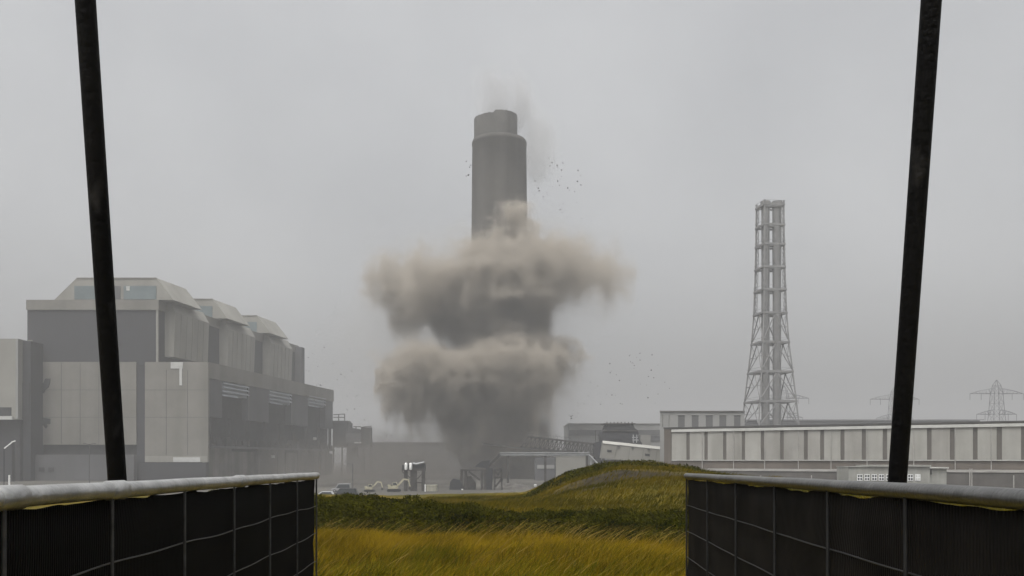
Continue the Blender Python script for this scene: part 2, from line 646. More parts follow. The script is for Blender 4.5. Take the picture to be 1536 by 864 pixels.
SC.view_settings.view_transform = 'Standard'
SC.view_settings.look = 'None'
SC.view_settings.gamma = 1
SC.view_settings.exposure = 1.06
SC.render.engine = 'CYCLES'
cy = SC.cycles
cy.use_denoising = True
try:
    cy.denoiser = 'OPENIMAGEDENOISE'
except Exception:
    pass
cy.max_bounces = 8
cy.diffuse_bounces = 3
cy.glossy_bounces = 2
cy.transmission_bounces = 2
cy.volume_bounces = 2
cy.transparent_max_bounces = 256
cy.use_adaptive_sampling = True
cy.adaptive_threshold = 0.02
SC.render.use_persistent_data = False
#@@SETTING@@

# ------------------------------------------------------------------ terrain
def sstep(a, b, v):
    t = np.clip((v - a) / (b - a), 0, 1)
    return t * t * (3 - 2 * t)


GN = Noise3(21)
MX = np.array([-40, -6, -2.0, 0.75, 1.8, 2.8, 4.5, 5.9, 7.6, 9.0, 12, 17, 26, 60])
MZ = np.array([-0.75, -0.75, -0.72, -0.46, 0.16, 0.68, 1.17, 1.36, 1.29, 1.02, 0.5, 0.1, -0.3, -0.5])


def ground_z(x, y):
    x = np.asarray(x, np.float64)
    y = np.asarray(y, np.float64)
    base = -6.0 * sstep(52, 112, y)
    crest = np.interp(x, MX, MZ)
    m = sstep(27, 47, y) * (1 - sstep(50, 72, y))
    z = base + crest * m
    bumps = GN(x / 4.0, y / 4.0, x * 0) * 0.10 + GN(x / 1.3 + 7, y / 1.3, x * 0) * 0.035
    near = 1 - sstep(70, 110, y)
    bumps = bumps + (GN(x / 2.3 + 3, y / 2.3, x * 0 + 4) * 0.16 + GN(x / 0.8, y / 0.8 + 5, x * 0 + 6) * 0.06) * m
    return z + bumps * near * sstep(6, 16, y)


def ground_colour(x, y):
    """true colours of the soil and thatch (no shading)"""
    n = GN(x / 3.1, y / 3.1, x * 0 + 3.3) * 0.5 + GN(x / 0.9, y / 0.9, x * 0 + 1.7) * 0.3
    straw = np.array([0.11, 0.075, 0.005])
    green = np.array([0.045, 0.044, 0.004])
    soil = np.array([0.040, 0.033, 0.023])
    yard = np.array([0.075, 0.072, 0.066])
    t = np.clip(0.45 + n, 0, 1)[..., None]
    c = straw * (1 - t) + green * t
    # bare scrape across the mound's face
    b = bare(x, y)[..., None]
    c = c * (1 - b) + soil * (0.8 + 0.4 * np.clip(n, -.5, .5)[..., None]) * b
    w = sstep(62, 100, y + n * 10)[..., None]
    yd = yard * (1 + 0.5 * np.clip(GN(x / 9, y / 9, x * 0 + 5), -1, 1)[..., None])
    return c * (1 - w) + yd * w


def bare(x, y):
    """1 where the mound's soil is scraped bare"""
    n = GN(x / 1.6, y / 1.6, x * 0 + 8.1)
    yc = 40.0 + 0.09 * (x - 5)
    a = 1 - sstep(1.0, 3.2, np.abs(y - yc) + n * 3.2 + 1.2 * GN(x / 0.7, y / 0.9, x * 0 + 2.1))
    return a * sstep(1.2, 2.6, x + n) * (1 - sstep(7.2, 9.2, x + n))


xs = np.concatenate([np.linspace(-2900, -130, 16), np.linspace(-100, -16, 29), np.arange(-13, 16, 0.3), np.linspace(16, 100, 29), np.linspace(130, 2900, 16)])
ys = np.concatenate([np.linspace(-600, -20, 8), np.arange(-10, 12, 2.0), np.arange(12, 72, 0.35), np.arange(72, 130, 2.0), np.linspace(140, 600, 24), np.linspace(700, 3100, 14)])
gx, gy = np.meshgrid(xs, ys, indexing='ij')
gz = ground_z(gx, gy)
nv = gx.size
ii = np.arange(nv).reshape(gx.shape)
q = np.stack([ii[:-1, :-1], ii[1:, :-1], ii[1:, 1:], ii[:-1, 1:]], -1).reshape(-1, 4)
me = bpy.data.meshes.new('ground')
me.from_pydata(np.stack([gx, gy, gz], -1).reshape(-1, 3).tolist(), [], q.tolist())
ca = me.color_attributes.new('soil', 'FLOAT_COLOR', 'POINT')
colr = np.concatenate([ground_colour(gx, gy).reshape(-1, 3), np.ones((nv, 1))], 1)
ca.data.foreach_set('color', colr.astype(np.float32).ravel())
m, nt, b = new_mat('field and yard soil')
at = nt.nodes.new('ShaderNodeAttribute')
at.attribute_name = 'soil'
tcn = nt.nodes.new('ShaderNodeTexCoord')
nn = nt.nodes.new('ShaderNodeTexNoise')
nn.inputs['Scale'].default_value = 2.5
nn.inputs['Detail'].default_value = 8
nt.links.new(tcn.outputs['Object'], nn.inputs['Vector'])
rr = nt.nodes.new('ShaderNodeValToRGB')
rr.color_ramp.elements[0].position = .3
rr.color_ramp.elements[0].color = (.55, .55, .55, 1)
rr.color_ramp.elements[1].position = .7
rr.color_ramp.elements[1].color = (1.3, 1.28, 1.2, 1)
nt.links.new(nn.outputs['Fac'], rr.inputs['Fac'])
mm = nt.nodes.new('ShaderNodeMixRGB')
mm.blend_type = 'MULTIPLY'
mm.inputs['Fac'].default_value = 1
nt.links.new(at.outputs['Color'], mm.inputs[1])
nt.links.new(rr.outputs['Color'], mm.inputs[2])
nt.links.new(mm.outputs['Color'], b.inputs['Base Color'])
b.inputs['Roughness'].default_value = 1
b.inputs['Specular IOR Level'].default_value = 0.1
me.materials.append(m)
me.polygons.foreach_set('use_smooth', [True] * len(me.polygons))
g = bpy.data.objects.new('ground', me)
COL.objects.link(g)
tag(g, 'rough grassy field rising to a mound, dropping to the grey works yard', None, kind='structure')


# ------------------------------------------------------------------ grass, scrub
def blades(name, mat_, x, y, hgt, wid, lean, lean_dir, seg=3, z0=None):
    """tapering curved blades, one strip of quads each, in one mesh"""
    n = len(x)
    z = ground_z(x, y) if z0 is None else z0
    ld = np.stack([np.cos(lean_dir), np.sin(lean_dir)], 1)
    fa = RNG.rand(n) * math.pi
    fd = np.stack([np.cos(fa), np.sin(fa)], 1)
    V = np.zeros((n, (seg + 1) * 2, 3), np.float32)
    for k in range(seg + 1):
        t = k / seg
        bend = lean * hgt * t ** 1.8
        cx_ = x + ld[:, 0] * bend
        cy_ = y + ld[:, 1] * bend
        cz_ = z - 0.02 + hgt * (t - 0.18 * lean * t * t)
        w = wid * (1 - 0.85 * t)
        V[:, 2 * k, 0] = cx_ - fd[:, 0] * w
        V[:, 2 * k, 1] = cy_ - fd[:, 1] * w
        V[:, 2 * k + 1, 0] = cx_ + fd[:, 0] * w
        V[:, 2 * k + 1, 1] = cy_ + fd[:, 1] * w
        V[:, 2 * k, 2] = V[:, 2 * k + 1, 2] = cz_
    base = (np.arange(n) * (seg + 1) * 2)[:, None]
    Q = np.concatenate([base + np.array([2 * k, 2 * k + 1, 2 * k + 3, 2 * k + 2]) for k in range(seg)], 0)
    return quick_mesh(name, mat_, V.reshape(-1, 3), Q)


def quick_mesh(name, mat_, V, Q):
    me = bpy.data.meshes.new(name)
    me.vertices.add(len(V))
    me.vertices.foreach_set('co', np.asarray(V, np.float32).ravel())
    me.loops.add(len(Q) * 4)
    me.loops.foreach_set('vertex_index', Q.astype(np.int32).ravel())
    me.polygons.add(len(Q))
    me.polygons.foreach_set('loop_start', (np.arange(len(Q)) * 4).astype(np.int32))
    me.polygons.foreach_set('loop_total', np.full(len(Q), 4, np.int32))
    me.update(calc_edges=True)
    me.materials.append(mat_)
    o = bpy.data.objects.new(name, me)
    COL.objects.link(o)
    return o


def scrub_edge(x):
    """where the tall grass gives way to the scrub"""
    return 17.8 - 0.5 * x + GN(x / 1.7, x * 0, x * 0 + 2.2) * 0.9 + GN(x / 0.6, x * 0, x * 0 + 4.2) * 0.4


# tall straw grass bent by the wind
n = 230000
gx_ = RNG.rand(n) * 14 - 7
gy_ = 7.0 + 14.5 * RNG.rand(n)
keep = gy_ < scrub_edge(gx_) + 0.5
gx_, gy_ = gx_[keep], gy_[keep]
patch = GN(gx_ / 1.6, gy_ / 1.6, gx_ * 0 + 6.6) + .5 * GN(gx_ / .5, gy_ / .5, gx_ * 0 + 1.6)
hh = (0.245 + 0.11 * patch) * (0.55 + 0.7 * RNG.rand(len(gx_)))
M['straw'] = leaf_mat('wind-bent straw grass', (0.060, 0.046, 0.002), (0.27, 0.178, 0.011), 0.8, 0.3, 0.45)
o = blades('grass', M['straw'], gx_, gy_, hh, 0.0028 + 0.0024 * RNG.rand(len(gx_)), 0.2 + 0.7 * RNG.rand(len(gx_)), RNG.randn(len(gx_)) * 1.25 + 0.1, 3)
tag(o, 'tall straw yellow grass bent over by the wind in front of the scrub', 'grass', kind='stuff')
# pale seed heads, mostly along the scrub's edge
n = 1800
sx = RNG.rand(n) * 14 - 7
sy = np.where(RNG.rand(n) < 0.6, scrub_edge(sx) - 0.4 + RNG.rand(n) * 1.1, 9 + 8 * RNG.rand(n))
keep = sy < scrub_edge(sx) + 0.8
sx, sy = sx[keep], sy[keep]
M['seed'] = leaf_mat('pale seed heads', (0.13, 0.085, 0.012), (0.27, 0.19, 0.05), 0.8, 0.3, 0.7)
o = blades('seed_grass', M['seed'], sx, sy, 0.36 + 0.2 * RNG.rand(len(sx)), 0.005 + 0.006 * RNG.rand(len(sx)), 0.7 + 0.6 * RNG.rand(len(sx)), RNG.randn(len(sx)) * 0.35, 4)
tag(o, 'pale seed heads leaning right along the edge of the scrub', 'grass', kind='stuff')
# greener tufts low down in the field
n = 16000
cxs, cys = RNG.rand(90) * 12 - 6, 8.5 + 6 * RNG.rand(90)
ci = RNG.randint(0, 90, n)
sx, sy = cxs[ci] + RNG.randn(n) * 0.35, cys[ci] + RNG.randn(n) * 0.35
M['green_grass'] = leaf_mat('green grass tufts', (0.035, 0.04, 0.002), (0.125, 0.105, 0.006), 0.8, 0.3, 0.6)
o = blades('green_grass', M['green_grass'], sx, sy, 0.24 + 0.12 * RNG.rand(n), 0.005 + 0.004 * RNG.rand(n), 0.4 + 0.5 * RNG.rand(n), RNG.randn(n) * 0.8, 3)
tag(o, 'greener tufts scattered low in the yellow grass', 'grass', kind='stuff')

# mound grass
n = 90000
mx_ = RNG.rand(n) * 20 - 5
my_ = 23 + 33 * RNG.rand(n)
nz_ = GN(mx_ / 2.6, my_ / 2.6, mx_ * 0 + 1.1)
keep = (bare(mx_, my_) < 0.35 + 0.7 * (RNG.rand(n) < 0.3)) & (my_ > scrub_edge(mx_) + 3)
mx_, my_ = mx_[keep], my_[keep]
M['mound_grass'] = leaf_mat('mound grass', (0.022, 0.026, 0.001), (0.12, 0.086, 0.004), 0.33, 0.3, 0.35)
o = blades('mound_grass', M['mound_grass'], mx_, my_, 0.13 + 0.13 * RNG.rand(len(mx_)), 0.011 + 0.008 * RNG.rand(len(mx_)), 0.4 + 0.6 * RNG.rand(len(mx_)), RNG.randn(len(mx_)) * 0.7, 2)
tag(o, 'short olive and yellow grass covering the mound', 'grass', kind='stuff')


def leaves(name, mat_, cen, nrm_bias, size):
    """folded leaf-sized faces spread through a volume"""
    n = len(cen)
    a = RNG.randn(n, 3)
    a /= np.linalg.norm(a, axis=1)[:, None]
    up = RNG.randn(n, 3) * 0.8 + nrm_bias
    b = np.cross(up, a)
    b /= np.linalg.norm(b, axis=1)[:, None] + 1e-9
    s = size[:, None]
    V = np.stack([cen - a * s, cen - b * s * 0.55, cen + a * s, cen + b * s * 0.55], 1)
    Q = np.arange(n * 4).reshape(n, 4)
    return quick_mesh(name, mat_, V.reshape(-1, 3), Q)


def scrub_height(x, y):
    e = scrub_edge(x)
    t = np.clip((y - e) / 1.3, 0, 1)
    left = np.interp(x, [-8, -5, -2.6, -1.2, 0.2, 2, 3.4, 5, 9], [0.58, 0.62, 0.56, 0.42, 0.30, 0.30, 0.36, 0.36, 0.34])
    lump = GN(x / 0.9, y / 0.9, x * 0 + 9.9) * 0.20 + GN(x / 0.35, y / 0.35, x * 0 + 3.9) * 0.12
    back = 1 - sstep(5.5, 8.5, y - e)
    return np.clip((left + lump) * (t ** 0.5) * back, 0, 2)


n = 330000
bx_ = RNG.rand(n) * 17 - 8.5
by_ = scrub_edge(bx_) - 0.1 + 8.0 * RNG.rand(n) ** 1.25
hgt = scrub_height(bx_, by_)
u_ = 1 - RNG.rand(n) ** 2 * 0.75
keep = hgt > 0.05
bx_, by_, hgt, u_ = bx_[keep], by_[keep], hgt[keep], u_[keep]
bz_ = ground_z(bx_, by_) + hgt * u_ + RNG.randn(len(bx_)) * 0.02
M['scrub'] = leaf_mat('bramble leaves', (0.007, 0.010, 0.001), (0.052, 0.050, 0.004), 0.9, 0.25, 0.5)
o = leaves('scrub', M['scrub'], np.stack([bx_, by_, bz_], 1), np.array([0, -0.5, 1.0]), 0.016 + 0.030 * RNG.rand(len(bx_)) ** 1.5)
tag(o, 'dark green bramble scrub running across behind the yellow grass', 'scrub', kind='stuff')
# long shoots standing out of the scrub
n = 9000
sx = RNG.rand(n) * 15 - 7.5
sy = scrub_edge(sx) + 0.5 + 5 * RNG.rand(n)
o = blades('scrub_shoots', M['mound_grass'], sx, sy, scrub_height(sx, sy) + 0.02 + 0.12 * RNG.rand(n) ** 2, np.full(n, 0.005), 0.3 + 0.5 * RNG.rand(n), RNG.randn(n) * 0.7, 3)
tag(o, 'thin shoots sticking up out of the bramble scrub', 'scrub', kind='stuff')
# weeds on the mound's skyline and left slope
n = 9000
sx = 0.5 + 9 * RNG.rand(n)
sy = 44 + 6.5 * RNG.rand(n)
d_ = GN(sx / 0.8, sy / 0.8, sx * 0 + 12.0)
keep = d_ > -0.05
sx, sy = sx[keep], sy[keep]
cen = np.stack([sx, sy, ground_z(sx, sy) + 0.02 + 0.20 * RNG.rand(len(sx))], 1)
o = leaves('mound_weeds', M['scrub'], cen, np.array([0, -0.4, 1.0]), 0.045 + 0.04 * RNG.rand(len(sx)))
tag(o, 'dark green weeds along the crest and left shoulder of the mound', 'weeds', kind='stuff')


# ------------------------------------------------------------------ foreground fences and poles
def screened_fence(label, X0, k, z0, kz, d_near, d_far, uprights, sheet, row, rows0, wire_m, rail_m, thick, sleeves):
    root = thing('screened_fence', label, 'fence', (X0 + k * d_far, d_far, 0))
    sgn = 1 if X0 > 0 else -1

    def at(d, z, off=0.0):
        return Vector((X0 + k * d + off * sgn, d, EYE + z0 + kz * d + z))
    R = 0.0195
    pts = [at(d_near + (d_far - d_near) * i / 24, 0) + Vector((0, 0, 0.0007 * math.sin(i * 1.3))) for i in range(25)]
    end = pts[-1]
    pts += [end + Vector((k, 1, 0)).normalized() * 0.012, end + Vector((k, 1, 0)).normalized() * 0.018]
    MB().tube(pts, [R] * 25 + [R * 0.8, R * 0.4], 18).build('top_rail', rail_m, root, smooth=True)
    for d in sleeves:
        MB().tube([at(d - 0.05, 0), at(d - 0.046, 0), at(d + 0.046, 0), at(d + 0.05, 0)], [R + .0005, R + 0.003, R + 0.003, R + .0005], 18).build('rail_sleeve', rail_m, root, smooth=True)
    # screen: sheet with a sagging, uneven top edge tied up at the uprights
    rng = random.Random(int(d_far * 100))
    nd, nz = 160, 16
    vs, fs = [], []
    zb = -EYE - z0 + 0.06
    ups = sorted(uprights)
    for i in range(nd + 1):
        d = d_near + (d_far - d_near) * i / nd
        c = min(ups, key=lambda u: abs(u - d))
        lo_ = max([u for u in ups if u <= d], default=d_near)
        hi_ = min([u for u in ups if u > d], default=d_far)
        t = (d - lo_) / max(hi_ - lo_, 1e-3)
        h1 = math.sin(lo_ * 37.7) * 0.5 + 0.5
        sag = 0.001 + 0.004 * h1 * math.sin(math.pi * min(max(t, 0), 1))
        if 0.12 + 0.3 * h1 < t < 0.5 + 0.42 * h1:
            top = -R - sag - 0.003 + 0.002 * math.sin(d * 31)
        else:
            top = -R - 0.001 + 0.004 * math.sin(d * 9)
        for j in range(nz + 1):
            f = j / nz
            z = top + (zb - top) * f
            ripple = 0.010 * math.sin(d * 7.1 + f * 3) * math.sin(f * 9 + d) + 0.006 * math.sin(f * 40 + d * 2)
            vs.append(at(d, z, 0.012 + ripple * 0.6))
    for i in range(nd):
        for j in range(nz):
            a = i * (nz + 1) + j
            fs.append((a, a + 1, a + nz + 2, a + nz + 1))
    sc_ = MB().add(vs, fs).build('screen', sheet, root, smooth=True, recalc=False)
    sm = sc_.modifiers.new('thickness', 'SOLIDIFY')
    sm.thickness = 0.003
    # hem tape along the sheet's top
    for u in ups:
        MB().tube([at(u, zb, -0.006), at(u, zb * 0.5, -0.008), at(u, -R * 0.6, -0.008)], thick, 8).build('upright', wire_m, root, smooth=True)
    for r in range(9):
        z = rows0 - row * r
        if z < zb:
            break
        pts = []
        for i in range(121):
            d = d_near + (d_far - d_near) * i / 120
            w = (0.0035 if X0 < 0 else 0.0012) * math.sin(d * 3.3 + r * 2.1) + (0.0022 if X0 < 0 else 0.0008) * math.sin(d * 9.7 + r)
            pts.append(at(d, z + w, 0.002))
        MB().tube(pts, thick * 0.5, 6).build('wire', wire_m, root, smooth=True)
    MB().tube([at(d_far - 0.004, zb - 0.05), at(d_far - 0.004, -R * 0.5)], thick * 1.15, 10).build('end_post', wire_m, root, smooth=True)
    MB().box(X0 + k * d_far - 0.22, X0 + k * d_far + 0.22, d_far - 0.1, d_far + 0.1, -0.03, 0.11).build('foot', M['cap'], root, bevel=0.02)
    return root


screened_fence('fence on the left, shiny scuffed top rail, black sheet and pale wavy wires',
               -0.779, -0.0625, -0.0558, -0.00627, 0.7, 5.3, [1.1, 1.6, 2.108, 2.676, 3.28, 3.92, 4.6], M['screen'], 0.158, -0.17,
               M['wire'], M['rail'], 0.0042, [1.63, 2.15, 3.4])
screened_fence('fence on the right with a dull grey top rail and dark ribbed brownish sheet',
               0.8125, 0.056, -0.0562, -0.00803, 0.7, 6.2, [1.1, 1.62, 2.2, 2.85, 3.57, 4.38, 5.25], M['screen_ribbed'], 0.17, -0.195,
               M['wire_dark'], M['rail_dull'], 0.0055, [])

for lab, p0, p1 in (('black pole leaning outward behind the left fence', (176, 722, 3.0), (128, 0, 2.7)),
                    ('black pole leaning outward behind the right fence', (1346, 722, 3.0), (1397, 0, 2.7))):
    a, b_ = W(*p0), W(*p1)
    d = b_ - a
    a2 = a + d * (-(a.z + 0.2) / d.z)
    b2 = a + d * ((3.7 - a.z) / d.z)
    ps = [a2 + (b2 - a2) * (i / 12) for i in range(13)]
    root = thing('scaffold_pole', lab, 'pole', (a2.x, a2.y, 0), 0, 'black poles behind the fences')
    MB().tube(ps, 0.0288, 20).build('tube', M['pole'], root, smooth=True)
    MB().tube([ps[0] + d * 0.001, a2 + (b2 - a2) * 0.09], 0.034, 20).build('collar', M['pole'], root, smooth=True)
    MB().tube([b2, b2 + (b2 - a2).normalized() * 0.02], [0.031, 0.027], 20).build('end_cap', M['pole'], root, smooth=True)

# ------------------------------------------------------------------ power station on the left
D0 = 350.0
L = Fr((0, D0), (1, 0), (0.139, 0.9903))


def lx(px): return X(px, D0)
def lz(py): return Z(py, D0)


Yd = -6.0
ps = thing('power_station', 'huge pale and dark clad power station block with three sawtooth roof hoods', 'power station', (lx(180), D0 + 60, Yd))
XU, XL = lx(237), lx(313)          # right hand faces of the upper and the lower block
ZT, ZM = lz(450), lz(543)
MB().box(lx(41), XU, 0, 143, ZM - 1, ZT - 0.5, L).build('upper_block', M['dark_clad'], ps)
MB().box(lx(40.5), XU + .5, -.5, 143.4, lz(465), ZT, L).build('parapet', M['pale_wall'], ps)
MB().box(XU - .55, XU + .15, -.35, .3, ZM, lz(465.2), L).build('corner_strip', M['pale_clad'], ps)
# chimney-like roof plant
rp = MB().box(lx(170), lx(181), 8, 14, ZT, lz(416.5), L).build('roof_plant', M['mid_wall'], ps)
MB().box(lx(171), lx(179), 7.8, 8.1, lz(436), lz(430), L).build('vent_panel', M['pale_clad'], rp)
for b in (0.0, 46.0, 92.0):
    # hood: hipped roof monitor with glazing in its front
    hz_ = lz(417) - ZT
    xa, xb, xc, xd = lx(81), lx(115), lx(235), lx(260)
    f = [L.P(xa, b, ZT), L.P(xd, b, ZT), L.P(xd, b + 23, ZT), L.P(xa, b + 23, ZT)]
    t = [L.P(xb, b, ZT + hz_), L.P(xc, b, ZT + hz_), L.P(xc, b + 22.5, ZT + hz_), L.P(xb, b + 22.5, ZT + hz_)]
    hood = MB().hexa(f, t).build('roof_hood', M['pale_clad'], ps)
    z0, z1 = ZT + .2, lz(429)
    for (p0, p1, mm_) in ((112, 167, 'blue_glass'), (186, 234.5, 'blue_glass')):
        gl = MB().box(lx(p0), lx(p1), b - .22, b + .3, z0, z1, L).build('window', M[mm_], hood)
    MB().box(lx(167.5), lx(181), b - .16, b + .3, z0, z1, L).build('louvre_panel', M['mid_wall'], hood)
    MB().box(lx(190), lx(195), b - .3, b - .1, lz(436), lz(429.5), L).build('white_sheet', M['white_patch'], hood)
    MB().box(lx(115), lx(235), b - .18, b + .3, lz(418.2), lz(417) + .15, L).build('coping', M['pale_wall'], hood)
    # bay: a pale box bulging from the side wall under each hood
    XB = XU + 4.0
    b0, b1 = b + 5, b + 33
    zb0, zb1, zb2 = lz(533) , lz(465.5), lz(452) + .8
    bay = MB().hexa([L.P(XU - .5, b0, zb0), L.P(XB - .6, b0, zb0), L.P(XB - .6, b1, zb0), L.P(XU - .5, b1, zb0)],
                    [L.P(XU - .5, b0, zb1), L.P(XB, b0, zb1), L.P(XB, b1, zb1), L.P(XU - .5, b1, zb1)]).build('wall_bay', M['pale_clad'], ps)
    MB().hexa([L.P(XU - .5, b0, zb1 + .02), L.P(XB, b0, zb1 + .02), L.P(XB, b1, zb1 + .02), L.P(XU - .5, b1, zb1 + .02)],
              [L.P(XU - .5, b0 + .5, zb2), L.P(XB - 2.2, b0 + .5, zb2), L.P(XB - 2.2, b1 - .5, zb2), L.P(XU - .5, b1 - .5, zb2)]).build('bay_roof', M['pale_clad'], bay)
    for kk in range(1, 6):
        s = b0 + (b1 - b0) * kk / 6
        MB().bar(L.P(XB - .58, s, zb0 + .3), L.P(XB + .02, s, zb1 - .2), .18).build('seam', M['pale_wall'], bay)
    # dark glazed strip and ledge between the bays
    MB().box(XU, XU + 1.3, b1 + .6, b + 45.5, lz(536), lz(533), L).build('ledge', M['mid_wall'], ps)
MB().box(XU - 3, XU + 3.5, 138.5, 143.3, ZM - .5, ZT - 1.0, L).build('stair_shaft', M['mid_wall'], ps)
# lower block, front
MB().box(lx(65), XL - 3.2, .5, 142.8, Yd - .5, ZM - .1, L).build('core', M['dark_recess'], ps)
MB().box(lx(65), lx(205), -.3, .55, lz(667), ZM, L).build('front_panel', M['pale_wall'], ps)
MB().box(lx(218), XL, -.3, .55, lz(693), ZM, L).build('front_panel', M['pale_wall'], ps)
MB().box(lx(205), lx(218), .2, .7, lz(693), ZM - .2, L).build('dark_slot', M['dark_clad'], ps)
MB().box(lx(218.3), XL - .3, -.45, -.28, lz(693.2), lz(684), L).build('base_band', M['pale_clad'], ps)
MB().box(lx(261), lx(301), -.6, -.44, lz(693), lz(686), L).build('white_sheet', M['white_patch'], ps)
MB().box(lx(257), lx(275), -.5, -.28, lz(553), lz(543.3), L).box(lx(270), lx(274), -.5, -.28, lz(578), lz(553.1), L).build('missing_cladding', M['white_patch'], ps)
for kk in range(1, 5):
    MB().box(lx(65 + 28 * kk) - .08, lx(65 + 28 * kk) + .08, -.36, -.28, lz(666), ZM - .3, L).build('panel_joint', M['mid_wall'], ps)
for kk in range(1, 3):
    MB().box(lx(218 + 32 * kk) - .08, lx(218 + 32 * kk) + .08, -.36, -.28, lz(683), ZM - 3, L).build('panel_joint', M['mid_wall'], ps)
for py in (585, 626):
    MB().box(lx(65.3), lx(204.7), -.35, -.28, lz(py) - .07, lz(py) + .07, L).box(lx(218.3), XL - .3, -.35, -.28, lz(py) - .07, lz(py) + .07, L).build('panel_joint', M['mid_wall'], ps)
# torn left edge
MB().box(lx(41), lx(49), -.2, 4, lz(668), lz(510), L).build('pilaster', M['pale_wall'], ps)
MB().box(lx(49.2), lx(64.8), 2.5, 6, lz(668), lz(543), L).build('dark_opening', M['dark_open'], ps)
MB().prism([L.P(lx(a), 2.2, lz(c)) for a, c in ((47, 552), (53, 551), (55, 555), (58, 551), (66, 551), (66, 575), (57, 576), (56, 583), (52, 582), (51, 579), (47, 578))], L.P(0, .25, 0) - L.P(0, 0, 0)).build('hanging_sheet', M['louvre'], ps)
MB().prism([L.P(lx(a), -.5, lz(c)) for a, c in ((60, 577), (66, 575), (69, 568), (76.5, 568), (76, 574), (74, 581), (69, 585), (67, 590), (60, 589))], L.P(0, .2, 0) - L.P(0, 0, 0)).build('torn_edge', M['dark_open'], ps)
MB().prism([L.P(lx(a), -.5, lz(c)) for a, c in ((60, 622), (66, 627), (76.5, 628), (76.5, 636), (71, 636), (72, 640), (70, 643), (66, 638), (60, 640))], L.P(0, .2, 0) - L.P(0, 0, 0)).build('torn_edge', M['dark_open'], ps)
# front base: dark undercroft with a lower wall in front of it
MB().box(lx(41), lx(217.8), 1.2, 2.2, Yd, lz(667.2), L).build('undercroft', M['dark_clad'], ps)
MB().box(lx(44), lx(214), -6, -4, Yd, lz(682), L).build('plinth', M['mid_wall'], ps)
MB().box(lx(214.5), XL + .5, -3, -1, Yd, lz(694), L).build('plinth', M['dark_clad'], ps)
for px in (78, 92):
    MB().box(lx(px) - 1, lx(px) + 1, -6.2, -5.9, lz(707), lz(701), L).build('hatch', M['dark_open'], ps)
# lower block, side
zA, zB, zC = 32.3, 18.0, 7.0
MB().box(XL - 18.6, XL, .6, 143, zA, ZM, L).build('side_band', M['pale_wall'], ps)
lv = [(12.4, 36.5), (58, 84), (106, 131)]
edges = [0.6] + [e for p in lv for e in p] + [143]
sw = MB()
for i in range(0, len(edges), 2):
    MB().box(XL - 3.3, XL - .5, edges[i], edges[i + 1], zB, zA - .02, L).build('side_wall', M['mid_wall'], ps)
for i, (e0, e1) in enumerate(lv):
    lz0 = 25.5 if i < 2 else 27
    q_ = MB().box(XL - 3.0, XL - 1.0, e0 + .05, e1 - .05, lz0 + 1.5, zA - .05, L).build('louvre_bank', M['louvre'], ps)
    for kk in range(4):
        z = lz0 + .9 + kk * 1.6
        bb = (e1 - e0)
        e_ = e1 - .05 if kk else e0 + bb * 0.55
        MB().hexa([L.P(XL - 1.0, e0 + .05, z + .9), L.P(XL + .1, e0 + .05, z), L.P(XL + .1, e_, z), L.P(XL - 1.0, e_, z + .9)],
                  [L.P(XL - 1.0, e0 + .05, z + 1.15), L.P(XL + .1, e0 + .05, z + .25), L.P(XL + .1, e_, z + .25), L.P(XL - 1.0, e_, z + 1.15)]).build('louvre_blade', M['louvre'], q_)
for kk in range(9):
    s = 3 + kk * 17
    MB().box(XL - 1.6, XL - .4, s, s + 1.2, zC, zB, L).build('column', M['dark_recess'], ps)
MB().box(XL - 2.6, XL + .6, .8, 142.9, zC - .8, zC, L).build('floor_slab', M['mid_wall'], ps)
jag = MB()
rg = random.Random(4)
s = 1.0
while s < 141:
    w_ = rg.uniform(1.5, 5)
    hgt_ = rg.uniform(.4, 4.2)
    jag.box(XL - 2.4, XL - .2 + rg.uniform(-.5, .8), s, s + w_ * .95, zC + .02, zC + hgt_, L)
    s += w_
jag.build('wreckage', M['dark_recess'], ps)
low = MB()
s = 1.0
while s < 142:
    w_ = rg.uniform(7, 16)
    low.box(XL - 3, XL - rg.uniform(.2, 1.3), s, min(s + w_ - rg.choice([.1, .2, 2.0]), 142.9), Yd - .4, zC - .82 - rg.choice([0, 0, 1.2]), L)
    s += w_
low.build('lower_wall', M['dusty_wall'], ps)
for (px, py) in ((409, 685), (472, 658)):
    n_ = L.n_at(px, XL)
    d_ = L.P(XL, n_, 0).y
    MB().box(XL - .3, XL + .5, n_ - 1.2, n_ + 1.2, Z(py + 2, d_), Z(py - 2, d_), L).build('site_light', M['white_patch'], ps)

# platform and hoist frame at the far end of the block
d = 478.0
an = thing('loading_platform', 'dark steel platform on legs at the far end of the power station', 'platform', (X(530, d), d, Yd))
MB().box(X(499, d), X(521, d), d, d + 12, Z(671, d), Z(631, d)).build('dark_bin', M['dark_recess'], an)
MB().prism([(X(a, d), d + 1, Z(b, d)) for a, b in ((521, 632), (524, 634), (524, 641), (541, 644), (541, 669), (521, 669))], (0, 9, 0)).build('chute', M['dark_clad'], an)
MB().box(X(519, d), X(541, d), d - .4, d + .9, Z(664, d), Z(650, d)).build('pale_panel', M['mid_wall'], an)
MB().box(X(532, d), X(542, d), d - .7, d - .5, Z(665, d), Z(663, d)).build('white_sheet', M['white_patch'], an)
MB().box(X(541.5, d), X(555, d), d, d + 8, Z(669, d), Z(641, d)).build('hoist_house', M['dark_recess'], an)
MB().box(X(499, d), X(556, d), d - .5, d + 10, Z(671, d), Z(669.2, d)).build('deck', M['dark_steel'], an)
rl = MB()
